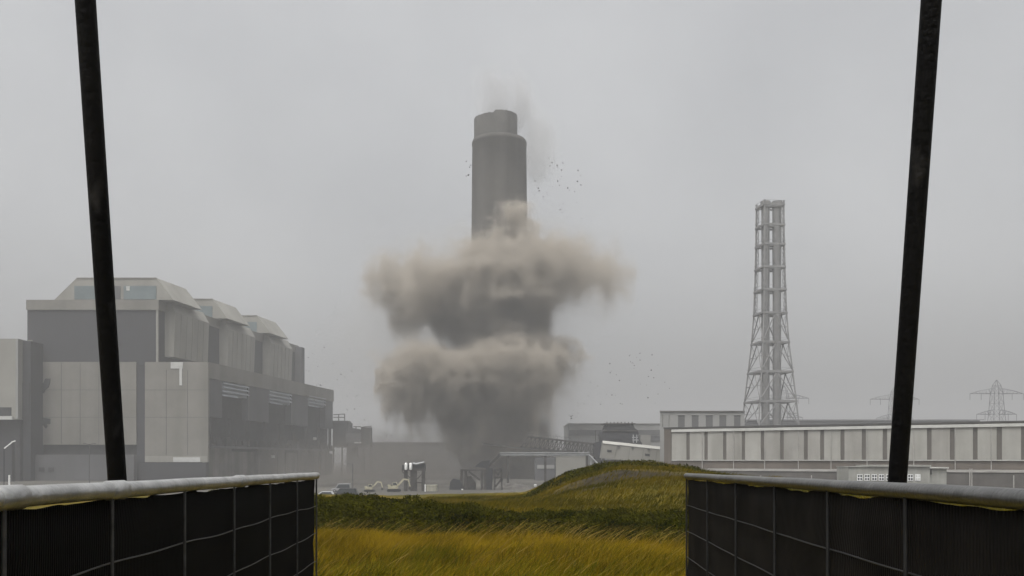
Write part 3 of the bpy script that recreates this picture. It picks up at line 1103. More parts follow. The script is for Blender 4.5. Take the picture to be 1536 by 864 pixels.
for (a, b, p, q_) in ((500, 622, 517, 621), (517, 621, 517, 632), (500, 626, 517, 626), (508, 622, 508, 632), (541, 641, 558, 639), (555.5, 640, 555.5, 668), (530, 640, 541, 640), (534, 640, 534, 646)):
    rl.bar(W(a, b, d), W(p, q_, d), .45)
    if (a, b) in ((508, 622), (534, 640)):
        rl.build('railing', M['dark_steel'], an)
        rl = MB()
for px in (500, 513, 544, 555):
    MB().box(X(px, d) - .35, X(px, d) + (.9 if px == 544 else .35), d, d + .8, Yd, Z(670, d)).build('leg', M['dark_steel'], an)
MB().box(X(521, d), X(534, d), d + 2, d + 8, Z(686, d), Z(671, d)).build('hopper', M['mid_wall'], an)

# block beyond the left edge of the view
d = 338.0
nb = thing('turbine_hall', 'pale slab fronted block left of the power station with a dark gap under its corner', 'industrial building', (X(-40, d), d + 20, Yd))
MB().box(X(-120, d), X(27.5, d), d, d + 40, Z(629, d), Z(508, d)).build('wall', M['pale_clad'], nb)
MB().box(X(-120, d), X(26, d), d + 2, d + 39, Yd, Z(629, d) - .02).build('undercroft', M['dark_open'], nb)
MB().box(X(27.7, d), X(39.6, d), d + 3, d + 30, Yd, Z(510, d)).build('link_wall', M['dark_clad'], nb)
MB().box(X(-110, d), X(17, d), d - .25, d + .3, Z(624, d), Z(611, d)).build('window', M['dark_open'], nb)
MB().box(X(-110, d), X(20, d), d - .7, d + .3, Z(629.4, d), Z(624.2, d)).build('ledge', M['white_patch'], nb)
MB().box(X(24, d), X(27.6, d), d - .3, d + .1, Z(628, d), Z(508.4, d)).build('corner_strip', M['dist_wall'], nb)
MB().box(X(-60, d), X(40, d), d - 10, d - 8, Yd, Z(660, d)).build('plinth', M['dark_clad'], nb)
MB().box(X(28, d), X(38, d), d + 2.6, d + 2.95, Z(628, d), Z(573, d)).build('doorway', M['dark_open'], nb)

# ------------------------------------------------------------------ chimney
d = 400.0
cx_ = X(749, d)
ch = thing('chimney', 'tall grey concrete power station chimney sinking into its own dust', 'chimney', (cx_, d, Yd))
zt = Z(212, d)
prof = [(14.3, Yd - .5), (13.3, 30), (12.4, 70), (11.9, 105), (11.6, zt - 2.2), (11.75, zt - 2.0), (11.75, zt - .9), (11.35, zt), (10.4, zt + .1), (10.3, zt - 6)]
MB().lathe(cx_, d, prof, 64).build('windshield', M['chimney'], ch, smooth=True)
MB().lathe(cx_, d, [(10.32, zt - 3.2), (0.01, zt - 3.1)], 48).build('roof_slab', M['flue'], ch)
# inner liners: a broken ring standing out of the windshield, higher on its right side
xi, ri = X(743.6, d), 32.4 * d / FPX
n_ = 72
vs, fs = [], []
for ring, rr_ in ((0, ri), (1, ri), (2, ri - .7), (3, ri - .8)):
    for k_ in range(n_):
        t = 2 * math.pi * k_ / n_
        c_ = math.cos(t)
        ztop = Z(176.6, d) - .5 * (1 - c_) if c_ > -.03 else Z(182, d) + .1 * math.sin(9 * t)
        ztop += .12 * math.sin(t * 23) + .1 * math.sin(t * 41 + 1)
        vs.append((xi + rr_ * c_, d - 1.4 + rr_ * math.sin(t), zt - 5 if ring in (0, 3) else ztop))
for i in range(3):
    for k_ in range(n_):
        k2 = (k_ + 1) % n_
        fs.append((i * n_ + k_, i * n_ + k2, (i + 1) * n_ + k2, (i + 1) * n_ + k_))
lin = MB().add(vs, fs).build('liner', M['flue'], ch, smooth=True)
for (px, r, dy) in ((729, 4.4, -3.6), (757, 4.6, -2.8), (736, 4.0, 3.4), (752, 4.0, 3.6)):
    z = Z(183 if px < 740 else 179, d)
    MB().lathe(X(px, d), d + dy, [(r, zt - 5), (r, z - .4), (r - .3, z), (r - .9, z), (r - .95, z - 6)], 32).build('flue', M['flue'], ch, smooth=True)
lad = MB()
for k_ in range(60):
    z = 60 + k_ * 1.2
    rr_ = np.interp(z, [-6, 30, 70, 105, 140], [14.3, 13.3, 12.4, 11.9, 11.6])
    lad.box(cx_ + 3.2, cx_ + 3.9, d - math.sqrt(rr_ ** 2 - 3.5 ** 2) - .3, d - math.sqrt(rr_ ** 2 - 3.5 ** 2) - .1, z, z + .12)
lad.build('ladder', M['dark_steel'], ch)

# ------------------------------------------------------------------ warehouse on the right
A_, B_ = Vector((37.4, 218.0)), Vector((99.3, 181.0))
u_ = (B_ - A_).normalized()
Wf = Fr(A_, u_, (-u_.y, u_.x))        # n points away from the viewer
if (Wf.v.y < 0):
    Wf.v = -Wf.v
wh = thing('warehouse', 'long warehouse of white panels and narrow brown windows above a brown wall', 'warehouse', (70, 215, Yd))
S1 = 120.0
zp0, zp1 = 1.65, 8.62
sL = Wf.s_at(998)
MB().box(sL, S1, 0.0, 45, Yd - .3, zp1 + .25, Wf).build('wall', M['brown_wall'], wh)
MB().box(sL - .3, S1 + .5, -.35, 45.2, zp1 + .27, zp1 + .62, Wf).build('roof', M['roof_dark'], wh)
MB().box(sL - .2, Wf.s_at(1007.5), -.25, 0, -1, zp1 + .5, Wf).build('end_pier', M['brown_wall'], wh)
wins = [(1030, 1035), (1057, 1062), (1085, 1090), (1113, 1118), (1141.5, 1147), (1170.6, 1176), (1206, 1212), (1230.6, 1236.3), (1261, 1267), (1293, 1299), (1324.3, 1331), (1357, 1363.5), (1390.7, 1397.5), (1425, 1432), (1459.5, 1466.5), (1495, 1503), (1531.5, 1539.5), (1569, 1577), (1608, 1616)]
s_prev = Wf.s_at(1008)
for (p0, p1) in wins:
    s0, s1 = Wf.s_at(p0), Wf.s_at(p1)
    MB().box(s_prev, s0, -.22, .1, zp0, zp1 - .55, Wf).build('wall_panel', M['white_panel' if int(p0) % 3 else 'white_panel_b'], wh, bevel=.03)
    MB().box(s0 - .02, s1 + .02, -.04, .1, zp0, zp1 - .55, Wf).build('window', M['brown_dark'], wh)
    s_prev = s1
MB().box(s_prev, S1, -.22, .1, zp0, zp1 - .55, Wf).build('wall_panel', M['white_panel'], wh)
MB().box(Wf.s_at(1008), S1, -.5, -.05, zp1 - .5, zp1 + .1, Wf).build('eaves_trim', M['white_trim'], wh)
MB().box(Wf.s_at(1008), S1, -.3, -.05, zp0 - .18, zp0 - .02, Wf).build('sill_trim', M['white_trim'], wh)
for px in (1054, 1101, 1147.5, 1198, 1247, 1301, 1371, 1433, 1487, 1543):
    s0 = Wf.s_at(px)
    MB().tube([Wf.P(s0, -.32, -1.0), Wf.P(s0, -.32, zp1 - .5)], .09, 8).build('drainpipe', M['cap'], wh)
zl = -0.62
MB().box(sL - 1, S1, -2.2, -.02, Yd - .3, zl - .02, Wf).build('plinth', M['grey_wall'], wh)
MB().box(sL - 1.1, S1, -2.5, -.27, zl, zl + .28, Wf).build('ledge', M['cap'], wh)

# boundary wall closer in, with posts
bw = thing('boundary_wall', 'low grey wall with a pale coping in front of the warehouse', 'wall', (60, 170, Yd))
Bf = Fr(Wf.P(0, -14, 0).xy, Wf.u, Wf.v)
s0, s1, s2, s3 = Bf.s_at(1060), Bf.s_at(1272), Bf.s_at(1395), 110
dd = 168
for (a, b) in ((s0, s1), (s2, s3)):
    d_mid = Bf.P((a + b) / 2, 0, 0).y
    ztop = Z(709.5, 166)
    MB().box(a, b, 0, .5, Yd - .3, ztop, Bf).build('wall', M['grey_wall'], bw)
    MB().box(a, b, -.15, .65, ztop + .02, ztop + .3, Bf).build('coping', M['cap'], bw)
for i, px in enumerate((1095, 1143, 1219, 1455.5, 1458.5, 1521)):
    s0 = Bf.s_at(px)
    dpt = Bf.P(s0, -1, 0).y
    post = MB().tube([Bf.P(s0, -1, Yd), Bf.P(s0, -1, Z(703 if 1440 < px < 1460 else 713, dpt))], .1, 8).build('marker_post', M['cap'], None)
    tag(post, ['thin pale post at the left end of the low grey wall', 'thin pale post before the low grey wall left of its middle', 'thin pale post just left of the white cabin',
               'taller pale post, left one of a close pair right of the cabin', 'taller pale post, right one of a close pair right of the cabin', 'thin pale post at the far right of the low grey wall'][i], 'post', 'posts along the low grey wall')

# white cabin
d = 163.0
cb = thing('site_cabin', 'white flat roofed site cabin with a row of small four pane windows', 'cabin', (X(1334, d), d + 2, Yd))
zc0, zc1 = Yd, Z(699.5, d)
MB().box(X(1273, d), X(1395, d), d, d + 6, zc0, zc1 - .12).build('wall', M['cabin'], cb, bevel=.04)
MB().box(X(1303, d), X(1396, d), d - .3, d + 6.2, zc1 - .1, zc1 + .22).build('roof', M['cabin'], cb, bevel=.03)
MB().box(X(1272.4, d), X(1302.7, d), d - .2, d + 6.1, zc1 - .1, zc1 - .02).build('roof', M['cabin'], cb)
for i, px in enumerate([1285.7, 1296.5, 1307.3, 1318.1, 1328.9, 1339.7, 1350.5, 1361.5, 1372.5]):
    x0, x1 = X(px, d), X(px + 7.9, d)
    zw0, zw1 = Z(721, d), Z(711.5, d)
    wd = MB().box(x0, x1, d - .08, d + .1, zw0, zw1).build('window', M['cabin_white'], cb)
    xm, zm_ = (x0 + x1) / 2, (zw0 + zw1) / 2
    pm = M['pale_blind'] if i == 8 else M['pane']
    pn = MB()
    for (a, b) in ((x0 + .08, xm - .06), (xm + .06, x1 - .08)):
        for (e, f) in ((zw0 + .1, zm_ - .07), (zm_ + .07, zw1 - .1)):
            pn.box(a, b, d - .1, d - .03, e, f)
    pn.build('pane', pm, wd)
ca_ = thing('cabin_annexe', 'small pale flat roofed shed joined to the right end of the white cabin', 'shed', (X(1410, d), d + 2, Yd))
MB().box(X(1396.5, d), X(1424, d), d + 1, d + 5, Yd, Z(703, d)).build('wall', M['cabin'], ca_, bevel=.04)
MB().box(X(1396.4, d), X(1426, d), d + .6, d + 5.3, Z(703, d) + .01, Z(701, d)).build('roof', M['white_trim'], ca_, bevel=.03)
MB().box(X(1399, d), X(1401, d), d + .8, d + 1.05, Z(712, d), Z(704, d)).build('door', M['roof_dark'], ca_)

# annexe behind the warehouse's left end
d = 236.0
ab = thing('annexe_block', 'pale two storey block with five dark windows behind the left end of the warehouse', 'industrial building', (X(1050, d), d + 8, Yd))
Af = Fr((0, d), (1, 0), (.19, .98))
MB().box(X(990, d), X(1117, d), 0, 22, Yd, Z(617.5, d), Af).build('wall', M['dist_wall'], ab)
MB().box(X(989.6, d), X(1117.5, d), -.3, 22.2, Z(617.5, d) + .02, Z(616.2, d), Af).build('roof', M['concrete'], ab)
for (p0, p1) in ((1017, 1027), (1037.7, 1047.7), (1058.7, 1069), (1079, 1089.3), (1101, 1110.6)):
    MB().box(X(p0, d), X(p1, d), d - .05, d + .1, Z(642, d), Z(623, d)).build('window', M['dist_dark'], ab)
    MB().box(X(p0, d) - .15, X(p1, d) + .15, d - .2, d + .05, Z(622.9, d), Z(622, d)).build('lintel', M['dist_wall'], ab)
MB().box(X(993.2, d), X(994.2, d), d - .15, d + .05, Z(640, d), Z(622, d)).box(X(1003, d), X(1003.8, d), d - .15, d + .05, Z(640, d), Z(622, d)).build('panel_joint', M['concrete'], ab)

# distant sheds
d = 500.0
ds = thing('distant_shed', 'long low pale shed fading into mist behind the warehouse roof', 'shed', (X(1330, d), d + 20, Yd))
MB().box(X(1117, d), X(1470, d), d, d + 60, Yd, Z(630.5, d)).build('wall', M['mid_wall'], ds)
MB().prism([(X(1100, d), d - 1, Z(630.4, d)), (X(1475, d), d - 1, Z(630.4, d)), (X(1475, d), d + 30, Z(626.5, d)), (X(1100, d), d + 30, Z(626.5, d))], (0, .1, .4)).build('roof', M['dist_dark'], ds)
d = 430.0
dw = thing('far_building', 'long pale building with a dark window band behind the tilted conveyor gallery', 'industrial building', (X(930, d), d + 20, Yd))
MB().box(X(853, d), X(1060, d), d, d + 40, Yd, Z(636, d)).build('wall', M['dist_wall'], dw)
MB().box(X(852, d), X(1061, d), d - .4, d + 40.4, Z(636, d) + .03, Z(635, d)).build('roof', M['dist_wall'], dw)
MB().box(X(853.3, d), X(1060, d), d - .25, d + .1, Z(653.5, d), Z(645, d)).build('window', M['dist_dark'], dw)
MB().box(X(974, d), X(1040, d), d - .3, d + .1, Z(662, d), Z(654, d)).build('doorway', M['mid_wall'], dw)
MB().box(X(958, d), X(973, d), d - 6, d, Yd, Z(653, d)).build('stair_shaft', M['pale_clad'], dw)
d = 520.0
db = thing('low_distant_building', 'long low grey building half lost in dust left of the chimney base', 'industrial building', (X(620, d), d + 20, Yd))
MB().box(X(520, d), X(705, d), d, d + 40, Yd, Z(664.5, d)).build('wall', M['mid_wall'], db)
MB().box(X(519.5, d), X(705.5, d), d - .5, d + 40.5, Z(664.5, d) + .02, Z(663.3, d)).build('roof', M['dist_dark'], db)
d = 340.0
pb = thing('pale_box_building', 'plain pale box building seen under the pipe bridge', 'industrial building', (X(856, d), d + 6, Yd))
MB().box(X(834, d), X(882, d), d, d + 14, Yd, Z(683, d)).build('wall', M['pale_clad'], pb)
MB().box(X(833.6, d), X(882.4, d), d - .2, d + 14.2, Z(683, d) + .02, Z(681.6, d)).build('roof', M['concrete'], pb)
MB().box(X(803, d), X(833.5, d), d + 2, d + 14, Yd, Z(686, d)).build('side_wing', M['mid_wall'], pb)
MB().box(X(806, d), X(832, d), d + 1.8, d + 2.1, Z(703, d), Z(697.5, d)).build('window', M['dist_wall'], pb)

# ------------------------------------------------------------------ lattice stack tower
d = 330.0
sc = d / FPX
tw = thing('lattice_stack', 'grey lattice tower carrying two steel flue pipes', 'stack tower', (X(1156, d), d, Yd))
ang = math.radians(9)
Tf = Fr((X(1155, d), d), (math.cos(ang), math.sin(ang)), (-math.sin(ang), math.cos(ang)))
lev = [(304, 16.7), (339, 17.0), (368, 17.3), (402, 17.9), (435.5, 18.9), (470.3, 19.8), (514, 22.6), (558, 27.0), (602, 31.4), (640, 34.8), (722, 42.5)]
lev = [(py, hw * .9) for py, hw in lev]
LZ = [(Z(py, d), hw * sc) for py, hw in lev]
LZ[-1] = (Yd, LZ[-1][1])


def half(z):
    zs = [a for a, _ in LZ][::-1]
    hs_ = [b for _, b in LZ][::-1]
    return float(np.interp(z, zs, hs_))


for (sx_, sy_) in ((-1, -1), (1, -1), (1, 1), (-1, 1)):
    m_ = MB()
    for i in range(len(LZ) - 1):
        (z1, h1), (z0, h0) = LZ[i], LZ[i + 1]
        m_.bar(Tf.P(sx_ * h0, sy_ * h0, z0), Tf.P(sx_ * h1, sy_ * h1, z1), .42)
    m_.build('leg', M['stack'], tw)
for i, (z, h) in enumerate([(Z(309, d), 15.0 * sc)] + LZ[1:-1]):
    fl = MB()
    t_ = .6
    h2 = h + .35
    for (a, b, c, e) in ((-h2, h2, -h2, -h2 + .5), (-h2, h2, h2 - .5, h2), (-h2, -h2 + .5, -h2 + .5, h2 - .5), (h2 - .5, h2, -h2 + .5, h2 - .5)):
        fl.box(a, b, c, e, z - t_, z + .05, Tf)
    fl.box(-h2 + .5, h2 - .5, -1.0, 1.0, z - t_ * .7, z, Tf)
    pf = fl.build('platform', M['stack'], tw)
    rl = MB()
    for s_ in (-h2, h2):
        rl.bar(Tf.P(-h2, s_, z + 1.1), Tf.P(h2, s_, z + 1.1), .08)
        rl.bar(Tf.P(s_, -h2, z + 1.1), Tf.P(s_, h2, z + 1.1), .08)
    rl.build('handrail', M['stack'], pf)
br = MB()
for i in range(len(LZ) - 1):
    (z1, h1), (z0, h0) = LZ[i], LZ[i + 1]
    zm_ = (z0 + z1) / 2
    hm = (h0 + h1) / 2
    big = i >= 5
    th = .30 if big else .14
    for (ax, sg) in ((0, -1), (0, 1), (1, -1), (1, 1)):
        def Pt(t, z, h):
            return Tf.P(t, sg * h, z) if ax == 0 else Tf.P(sg * h, t, z)
        if big:
            br.bar(Pt(0, z1 - .5, h1), Pt(-h0, z0 + .1, h0), th)
            br.bar(Pt(0, z1 - .5, h1), Pt(h0, z0 + .1, h0), th)
            br.bar(Pt(-hm, zm_, hm), Pt(-hm * .5, zm_, hm), .16)
            br.bar(Pt(hm, zm_, hm), Pt(hm * .5, zm_, hm), .16)
            br.bar(Pt(-h1, z1 - .6, h1), Pt(-hm * .5, zm_, hm), .14)
            br.bar(Pt(h1, z1 - .6, h1), Pt(hm * .5, zm_, hm), .14)
        else:
            nn_ = 3
            for k_ in range(nn_):
                za, zb_ = z0 + (z1 - z0) * k_ / nn_, z0 + (z1 - z0) * (k_ + 1) / nn_
                ha, hb = half(za), half(zb_)
                for s_ in (-1, 1):
                    br.bar(Pt(s_ * ha, za, ha), Pt(s_ * hb * .72, zb_, hb), th)
                    br.bar(Pt(s_ * ha * .72, za, ha), Pt(s_ * hb, zb_, hb), th)
                    br.bar(Pt(s_ * ha * .72, za, ha), Pt(s_ * hb * .72, zb_, hb), th)
br.build('bracing', M['stack'], tw)
for (px, r) in ((1148.2, 6.0), (1165.3, 6.2)):
    cx2 = X(px, d)
    r2 = r * sc
    MB().lathe(cx2, d, [(r2, Yd), (r2, Z(312, d)), (r2 + .35, Z(311.5, d)), (r2 + .35, Z(302.6, d)), (r2 + .2, Z(302, d)), (r2 * .8, Z(302, d)), (r2 * .8, Z(310, d))], 24).build('flue_pipe', M['stack'], tw, smooth=True)

# ------------------------------------------------------------------ pylons
PD = 600.0


def pylon(label):
    s = PD / FPX
    c = X(1495, PD)
    root = thing('pylon', label, 'pylon', (c, PD, Yd), 0, 'pylons in the mist')
    levp = [(708.5, 22), (665, 13.5), (637, 9.5), (621, 8), (605, 7.2), (590, 6.3), (578, 4.2), (570, 0.3)]
    zh = [(Z(py, PD), hw * s) for py, hw in levp]
    zh[0] = (Yd, zh[0][1])
    for (a, b) in ((-1, -1), (1, -1), (1, 1), (-1, 1)):
        m_ = MB()
        for i in range(len(zh) - 1):
            (z0, h0), (z1, h1) = zh[i], zh[i + 1]
            m_.bar((c + a * h0, PD + b * h0, z0), (c + a * h1, PD + b * h1, z1), .24)
        m_.build('leg', M['pylon'], root)
    m_ = MB()
    for i in range(len(zh) - 2):
        (z0, h0), (z1, h1) = zh[i], zh[i + 1]
        for (a, b, e, f) in ((-1, -1, 1, -1), (1, -1, 1, 1), (1, 1, -1, 1), (-1, 1, -1, -1)):
            m_.bar((c + a * h0, PD + b * h0, z0), (c + e * h1, PD + f * h1, z1), .12)
            m_.bar((c + e * h0, PD + f * h0, z0), (c + a * h1, PD + b * h1, z1), .12)
            m_.bar((c + a * h1, PD + b * h1, z1), (c + e * h1, PD + f * h1, z1), .12)
    m_.build('bracing', M['pylon'], root)
    for (py, hw, up) in ((590.5, 40, 8), (621.5, 30, 7)):
        z = Z(py, PD)
        for sg in (-1, 1):
            m_ = MB()
            tip = (c + sg * hw * s, PD, z)
            for b in (-1, 1):
                m_.bar((c + sg * 6 * s, PD + b * 2.4, z), tip, .3)
                m_.bar((c + sg * 5 * s, PD + b * 2.0, z + up * s), (c + sg * hw * .62 * s, PD + b * .9, z + up * s * .55), .2)
                m_.bar((c + sg * hw * .62 * s, PD + b * .9, z + up * s * .55), tip, .2)
                for k_ in range(6):
                    t0, t1 = k_ / 6, (k_ + .5) / 6
                    x0, x1 = c + sg * (6 + (hw - 6) * t0) * s, c + sg * (6 + (hw - 6) * t1) * s
                    m_.bar((x0, PD + b * 2.4 * (1 - t0), z), (x1, PD + b * 2.0 * (1 - t1), z + up * s * (1 - t1) * .95), .14)
            arm = m_.build('cross_arm', M['pylon'], root)
            for k_, f in enumerate((1.0, .58)):
                x_ = c + sg * hw * f * s
                MB().tube([(x_, PD, z - .1), (x_, PD, z - 4.0)], .16, 6).build('insulator', M['pylon'], arm)
    return root


py1 = pylon('sharpest pylon, farthest right above the warehouse roof')
py2 = copy_tree(py1)
py2.location = (X(1342, 655), 655, Yd)
py2['label'] = 'faint pylon half hidden behind the black pole on the right'
py3 = copy_tree(py1)
py3.location = (X(1176, 645), 645, Yd)
py3['label'] = 'faint pylon showing behind the lattice stack tower'

# ------------------------------------------------------------------ conveyors, pipe bridge and yard plant
d = 300.0
tr = thing('truss_conveyor', 'pale lattice truss conveyor sloping down to the right from the chimney base', 'conveyor', (X(845, d), d, Yd))


def ramp(p0, p1, t): return p0 + (p1 - p0) * t


tA, tB = W(792, 655, d), W(893, 666, d)
bA, bB = W(780, 672, d), W(893, 683, d)
for dy in (0, 3.2):
    o_ = Vector((0, dy, 0))
    MB().bar(tA + o_, tB + o_, .45, .5).build('top_chord', M['dark_steel'], tr)
    MB().bar(W(725, 665.7, d) + o_, bA + o_, .45, .55).bar(bA + o_, bB + o_, .5, .6).build('bottom_chord', M['dark_steel'], tr)
    m_ = MB()
    for k_ in range(16):
        t0, t1 = k_ / 16, (k_ + 1) / 16
        a0, a1, b0_, b1_ = ramp(tA, tB, t0) + o_, ramp(tA, tB, t1) + o_, ramp(bA, bB, t0) + o_, ramp(bA, bB, t1) + o_
        m_.bar(a0, b0_, .2)
        m_.bar(a0, b1_, .14)
        m_.bar(b0_, a1, .14)
    m_.build('lattice', M['dark_steel'], tr)
m_ = MB()
for k_ in range(17):
    t = k_ / 16
    m_.bar(ramp(tA, tB, t), ramp(tA, tB, t) + Vector((0, 3.2, 0)), .18)
    m_.bar(ramp(tA, tB, t), ramp(tA, tB, t) + Vector((0, 0, 1.1)), .1)
m_.bar(tA + Vector((0, 0, 1.1)), tB + Vector((0, 0, 1.1)), .1)
m_.build('handrail', M['steel'], tr)
MB().prism([ramp(bA, bB, 0) + Vector((0, .4, .35)), ramp(bA, bB, 1) + Vector((0, .4, .35)), ramp(bA, bB, 1) + Vector((0, .4, .6)), ramp(bA, bB, 0) + Vector((0, .4, .6))], (0, 2.4, 0)).build('belt', M['mid_wall'], tr)
MB().box(X(852, d), X(860, d), d - .6, d - .3, Z(679, d), Z(674.5, d)).build('drive_box', M['dark_steel'], tr)
MB().prism([(X(a, d), d - .5, Z(b, d)) for a, b in ((891, 664), (904, 661), (904, 676), (901, 690), (893, 690), (891, 680))], (0, 5, 0)).build('transfer_house', M['dark_clad'], tr)
for px in (894, 900):
    MB().box(X(px, d) - .4, X(px, d) + .4, d + .5, d + 1.3, Yd, Z(689, d)).build('leg', M['dark_steel'], tr)

d = 262.0
cg = thing('conveyor_gallery', 'white enclosed conveyor gallery tilted down to the right with two dark windows', 'conveyor', (X(950, d), d, Yd))
gv = [W(904.8, 665.5, d), W(1006, 676, d), W(1003, 698, d), W(901.5, 687, d)]
MB().prism(gv[::-1], (0, 4.2, 0)).build('body', M['pale_clad'], cg)
rt = [W(904.6, 665.4, d) + Vector((0, -.15, .05)), W(1006.2, 675.9, d) + Vector((0, -.15, .05)), W(1006.2, 675.9, d) + Vector((0, 2.1, .9)), W(904.6, 665.4, d) + Vector((0, 2.1, .9))]
rt2 = [W(904.6, 665.4, d) + Vector((0, 4.35, .05)), W(1006.2, 675.9, d) + Vector((0, 4.35, .05))]
MB().add([rt[0], rt[1], rt2[1], rt2[0], rt[3], rt[2]], [(0, 1, 5, 4), (4, 5, 2, 3), (0, 4, 3), (1, 2, 5), (0, 3, 2, 1)]).build('roof', M['white_panel'], cg)
for (px, py) in ((914, 676.3), (971, 682.2)):
    a = W(px, py, d)
    MB().prism([a + Vector((x_, -.08, z_)) for x_, z_ in ((-.65, -.3), (.65, -.43), (.65, .22), (-.65, .35))], (0, .3, 0)).build('window', M['dark_open'], cg)
for px in (928, 949, 973):
    a = W(px, 667.2 + (px - 905) * .104, d)
    MB().box(a.x - .35, a.x + .35, d - .3, d + .1, a.z - .15, a.z + .2).build('roof_vent', M['dist_dark'], cg)
for t in (.2, .4, .6, .8):
    a = gv[0] + (gv[1] - gv[0]) * t
    b = gv[3] + (gv[2] - gv[3]) * t
    MB().bar(a + Vector((0, -.04, -.3)), b + Vector((0, -.04, .2)), .1).build('seam', M['pale_wall'], cg)
for px in (918, 985):
    MB().box(X(px, d) - .4, X(px, d) + .4, d + 1, d + 3, Yd, Z(690 + (px - 905) * .1, d)).build('leg', M['steel'], cg)
gy = thing('gallery_undercroft', 'plain grey shed under the tilted white gallery', 'shed', (X(935, 272), 272, Yd))
MB().box(X(893, 272), X(968, 272), 270, 280, Yd, Z(690, 272)).build('wall', M['mid_wall'], gy)
MB().box(X(892.6, 272), X(968.4, 272), 269.8, 280.2, Z(690, 272) + .02, Z(689.3, 272)).build('roof', M['dist_dark'], gy)

d = 318.0
hp = thing('crusher_house', 'dark rounded plant house with a railed top behind the white gallery', 'industrial building', (X(930, d), d + 4, Yd))
MB().prism([(X(a, d), d, Z(b, d)) for a, b in ((911, 636), (947, 635.5), (950, 637.5), (952, 642), (956, 645), (958, 650), (957.5, 656), (960, 660), (963, 665), (964, 670), (963.5, 676), (902, 676), (903, 668), (902.5, 658), (902, 652), (904, 647), (908, 643))][::-1], (0, 11, 0)).build('house', M['dark_clad'], hp)
MB().box(X(903, d), X(957, d), d - .35, d - .05, Z(647, d), Z(645.2, d)).build('walkway', M['dark_steel'], hp)
MB().box(X(906, d), X(953, d), d - .5, d + 11.4, Z(636, d) + .02, Z(634.8, d)).build('roof', M['dark_steel'], hp)
m_ = MB()
for px in np.arange(911, 950, 5.4):
    m_.box(X(px, d) - .2, X(px, d) + .2, d + 1, d + 1.4, Z(635, d), Z(632.8, d))
m_.bar(W(893, 645, d), W(893, 663, d), .25)
m_.build('railing_stub', M['dark_steel'], hp)
m_ = MB()
for (a, b, p, q_) in ((948, 656, 957, 656), (948, 660, 958, 660), (950, 652, 950, 664), (955, 652, 955, 664)):
    m_.bar(W(a, b, d - 1.2), W(p, q_, d - 1.2), .3)
m_.build('gantry', M['pale_steel'], hp)
MB().box(X(915, d), X(935, d), d - .15, d, Z(660, d), Z(650, d)).build('door', M['dark_clad'], hp)
for px in (904, 960):
    MB().box(X(px, d), X(px, d) + .9, d + 1, d + 2, Yd, Z(676, d)).build('leg', M['dark_steel'], hp)

d = 246.0
pbz = thing('pipe_bridge', 'long horizontal pipe bridge on thin legs with a sloping brace at its right end', 'pipe bridge', (X(820, d), d, Yd))
MB().box(X(750, d), X(884, d), d, d + 1.2, Z(683.6, d), Z(680.4, d)).build('deck', M['steel'], pbz)
for dz, dy in ((.15, .25), (.15, .85)):
    MB().tube([(X(749, d), d + dy, Z(680.2, d) + dz), (X(884, d), d + dy, Z(680.2, d) + dz)], .16, 10).build('pipe', M['steel'], pbz, smooth=True)
for px, m__ in ((818, 'dark_steel'), (880.5, 'dark_steel'), (886.5, 'pale_steel'), (762, 'dark_steel')):
    MB().box(X(px, d) - (.3 if m__ == 'dark_steel' else .16), X(px, d) + (.3 if m__ == 'dark_steel' else .16), d + .2, d + .9, Yd, Z(683.7, d)).build('leg', M[m__], pbz)
MB().tube([W(883, 682, d - .2), W(904.5, 703.5, d - .2)], .22, 10).build('brace', M['pale_steel'], pbz, smooth=True)
MB().bar(W(750, 681.5, d), W(729, 704, d), .75, .6).build('downpipe', M['dark_steel'], pbz)
MB().bar(W(693, 705.2, d), W(730, 705.2, d), .5, .4).build('low_beam', M['dark_steel'], pbz)

d = 238.0
ht = thing('hopper_frame', 'dark tangle of steel frames and hoppers below the pipe bridge', 'steel frame', (X(718, d), d + 2, Yd))
MB().prism([(X(a, d), d, Z(b, d)) for a, b in ((675, 724), (679, 718), (690, 720), (694, 728), (694, 746), (673, 746))][::-1], (0, 4, 0)).build('hopper', M['dark_clad'], ht)
MB().prism([(X(a, d), d + 1, Z(b, d)) for a, b in ((696, 716), (706, 714), (713, 724), (713, 746), (694, 746))][::-1], (0, 4, 0)).build('hopper', M['dark_steel'], ht)
for px in (692.5, 698.5, 723, 728):
    MB().box(X(px, d) - .35, X(px, d) + .35, d + .4, d + 1.1, Yd, Z(704.5, d)).build('leg', M['dark_steel'], ht)
MB().box(X(691, d), X(700, d), d, d + 1.6, Z(706, d), Z(703.6, d)).build('cap_beam', M['dark_steel'], ht)
MB().bar(W(703, 707, d), W(720, 720, d), .5).build('strut', M['dark_steel'], ht)
MB().box(X(729.5, d), X(738.5, d), d, d + 2.5, Yd, Z(702, d)).build('tower', M['dark_clad'], ht)
MB().prism([(X(a, d), d + .2, Z(b, d)) for a, b in ((712, 700), (722, 692), (735, 690), (733, 703))][::-1], (0, 2, 0)).build('chute', M['dark_clad'], ht)
m_ = MB()
for (a, b, p, q_) in ((741, 705, 753, 703), (742, 706, 742, 746), (752, 704, 753, 746), (742, 716, 752, 716), (742, 706, 748, 713), (752, 705, 746, 713), (743, 730, 753, 718)):
    m_.bar(W(a, b, d), W(p, q_, d), .5)
m_.build('trestle', M['dark_steel'], ht)
for (px, py) in ((694, 733), (667, 735)):
    MB().box(X(px, d) - .2, X(px, d) + .2, d - 2, d - 1.7, Yd, Z(py, d)).build('pale_post', M['white_paint'], ht)

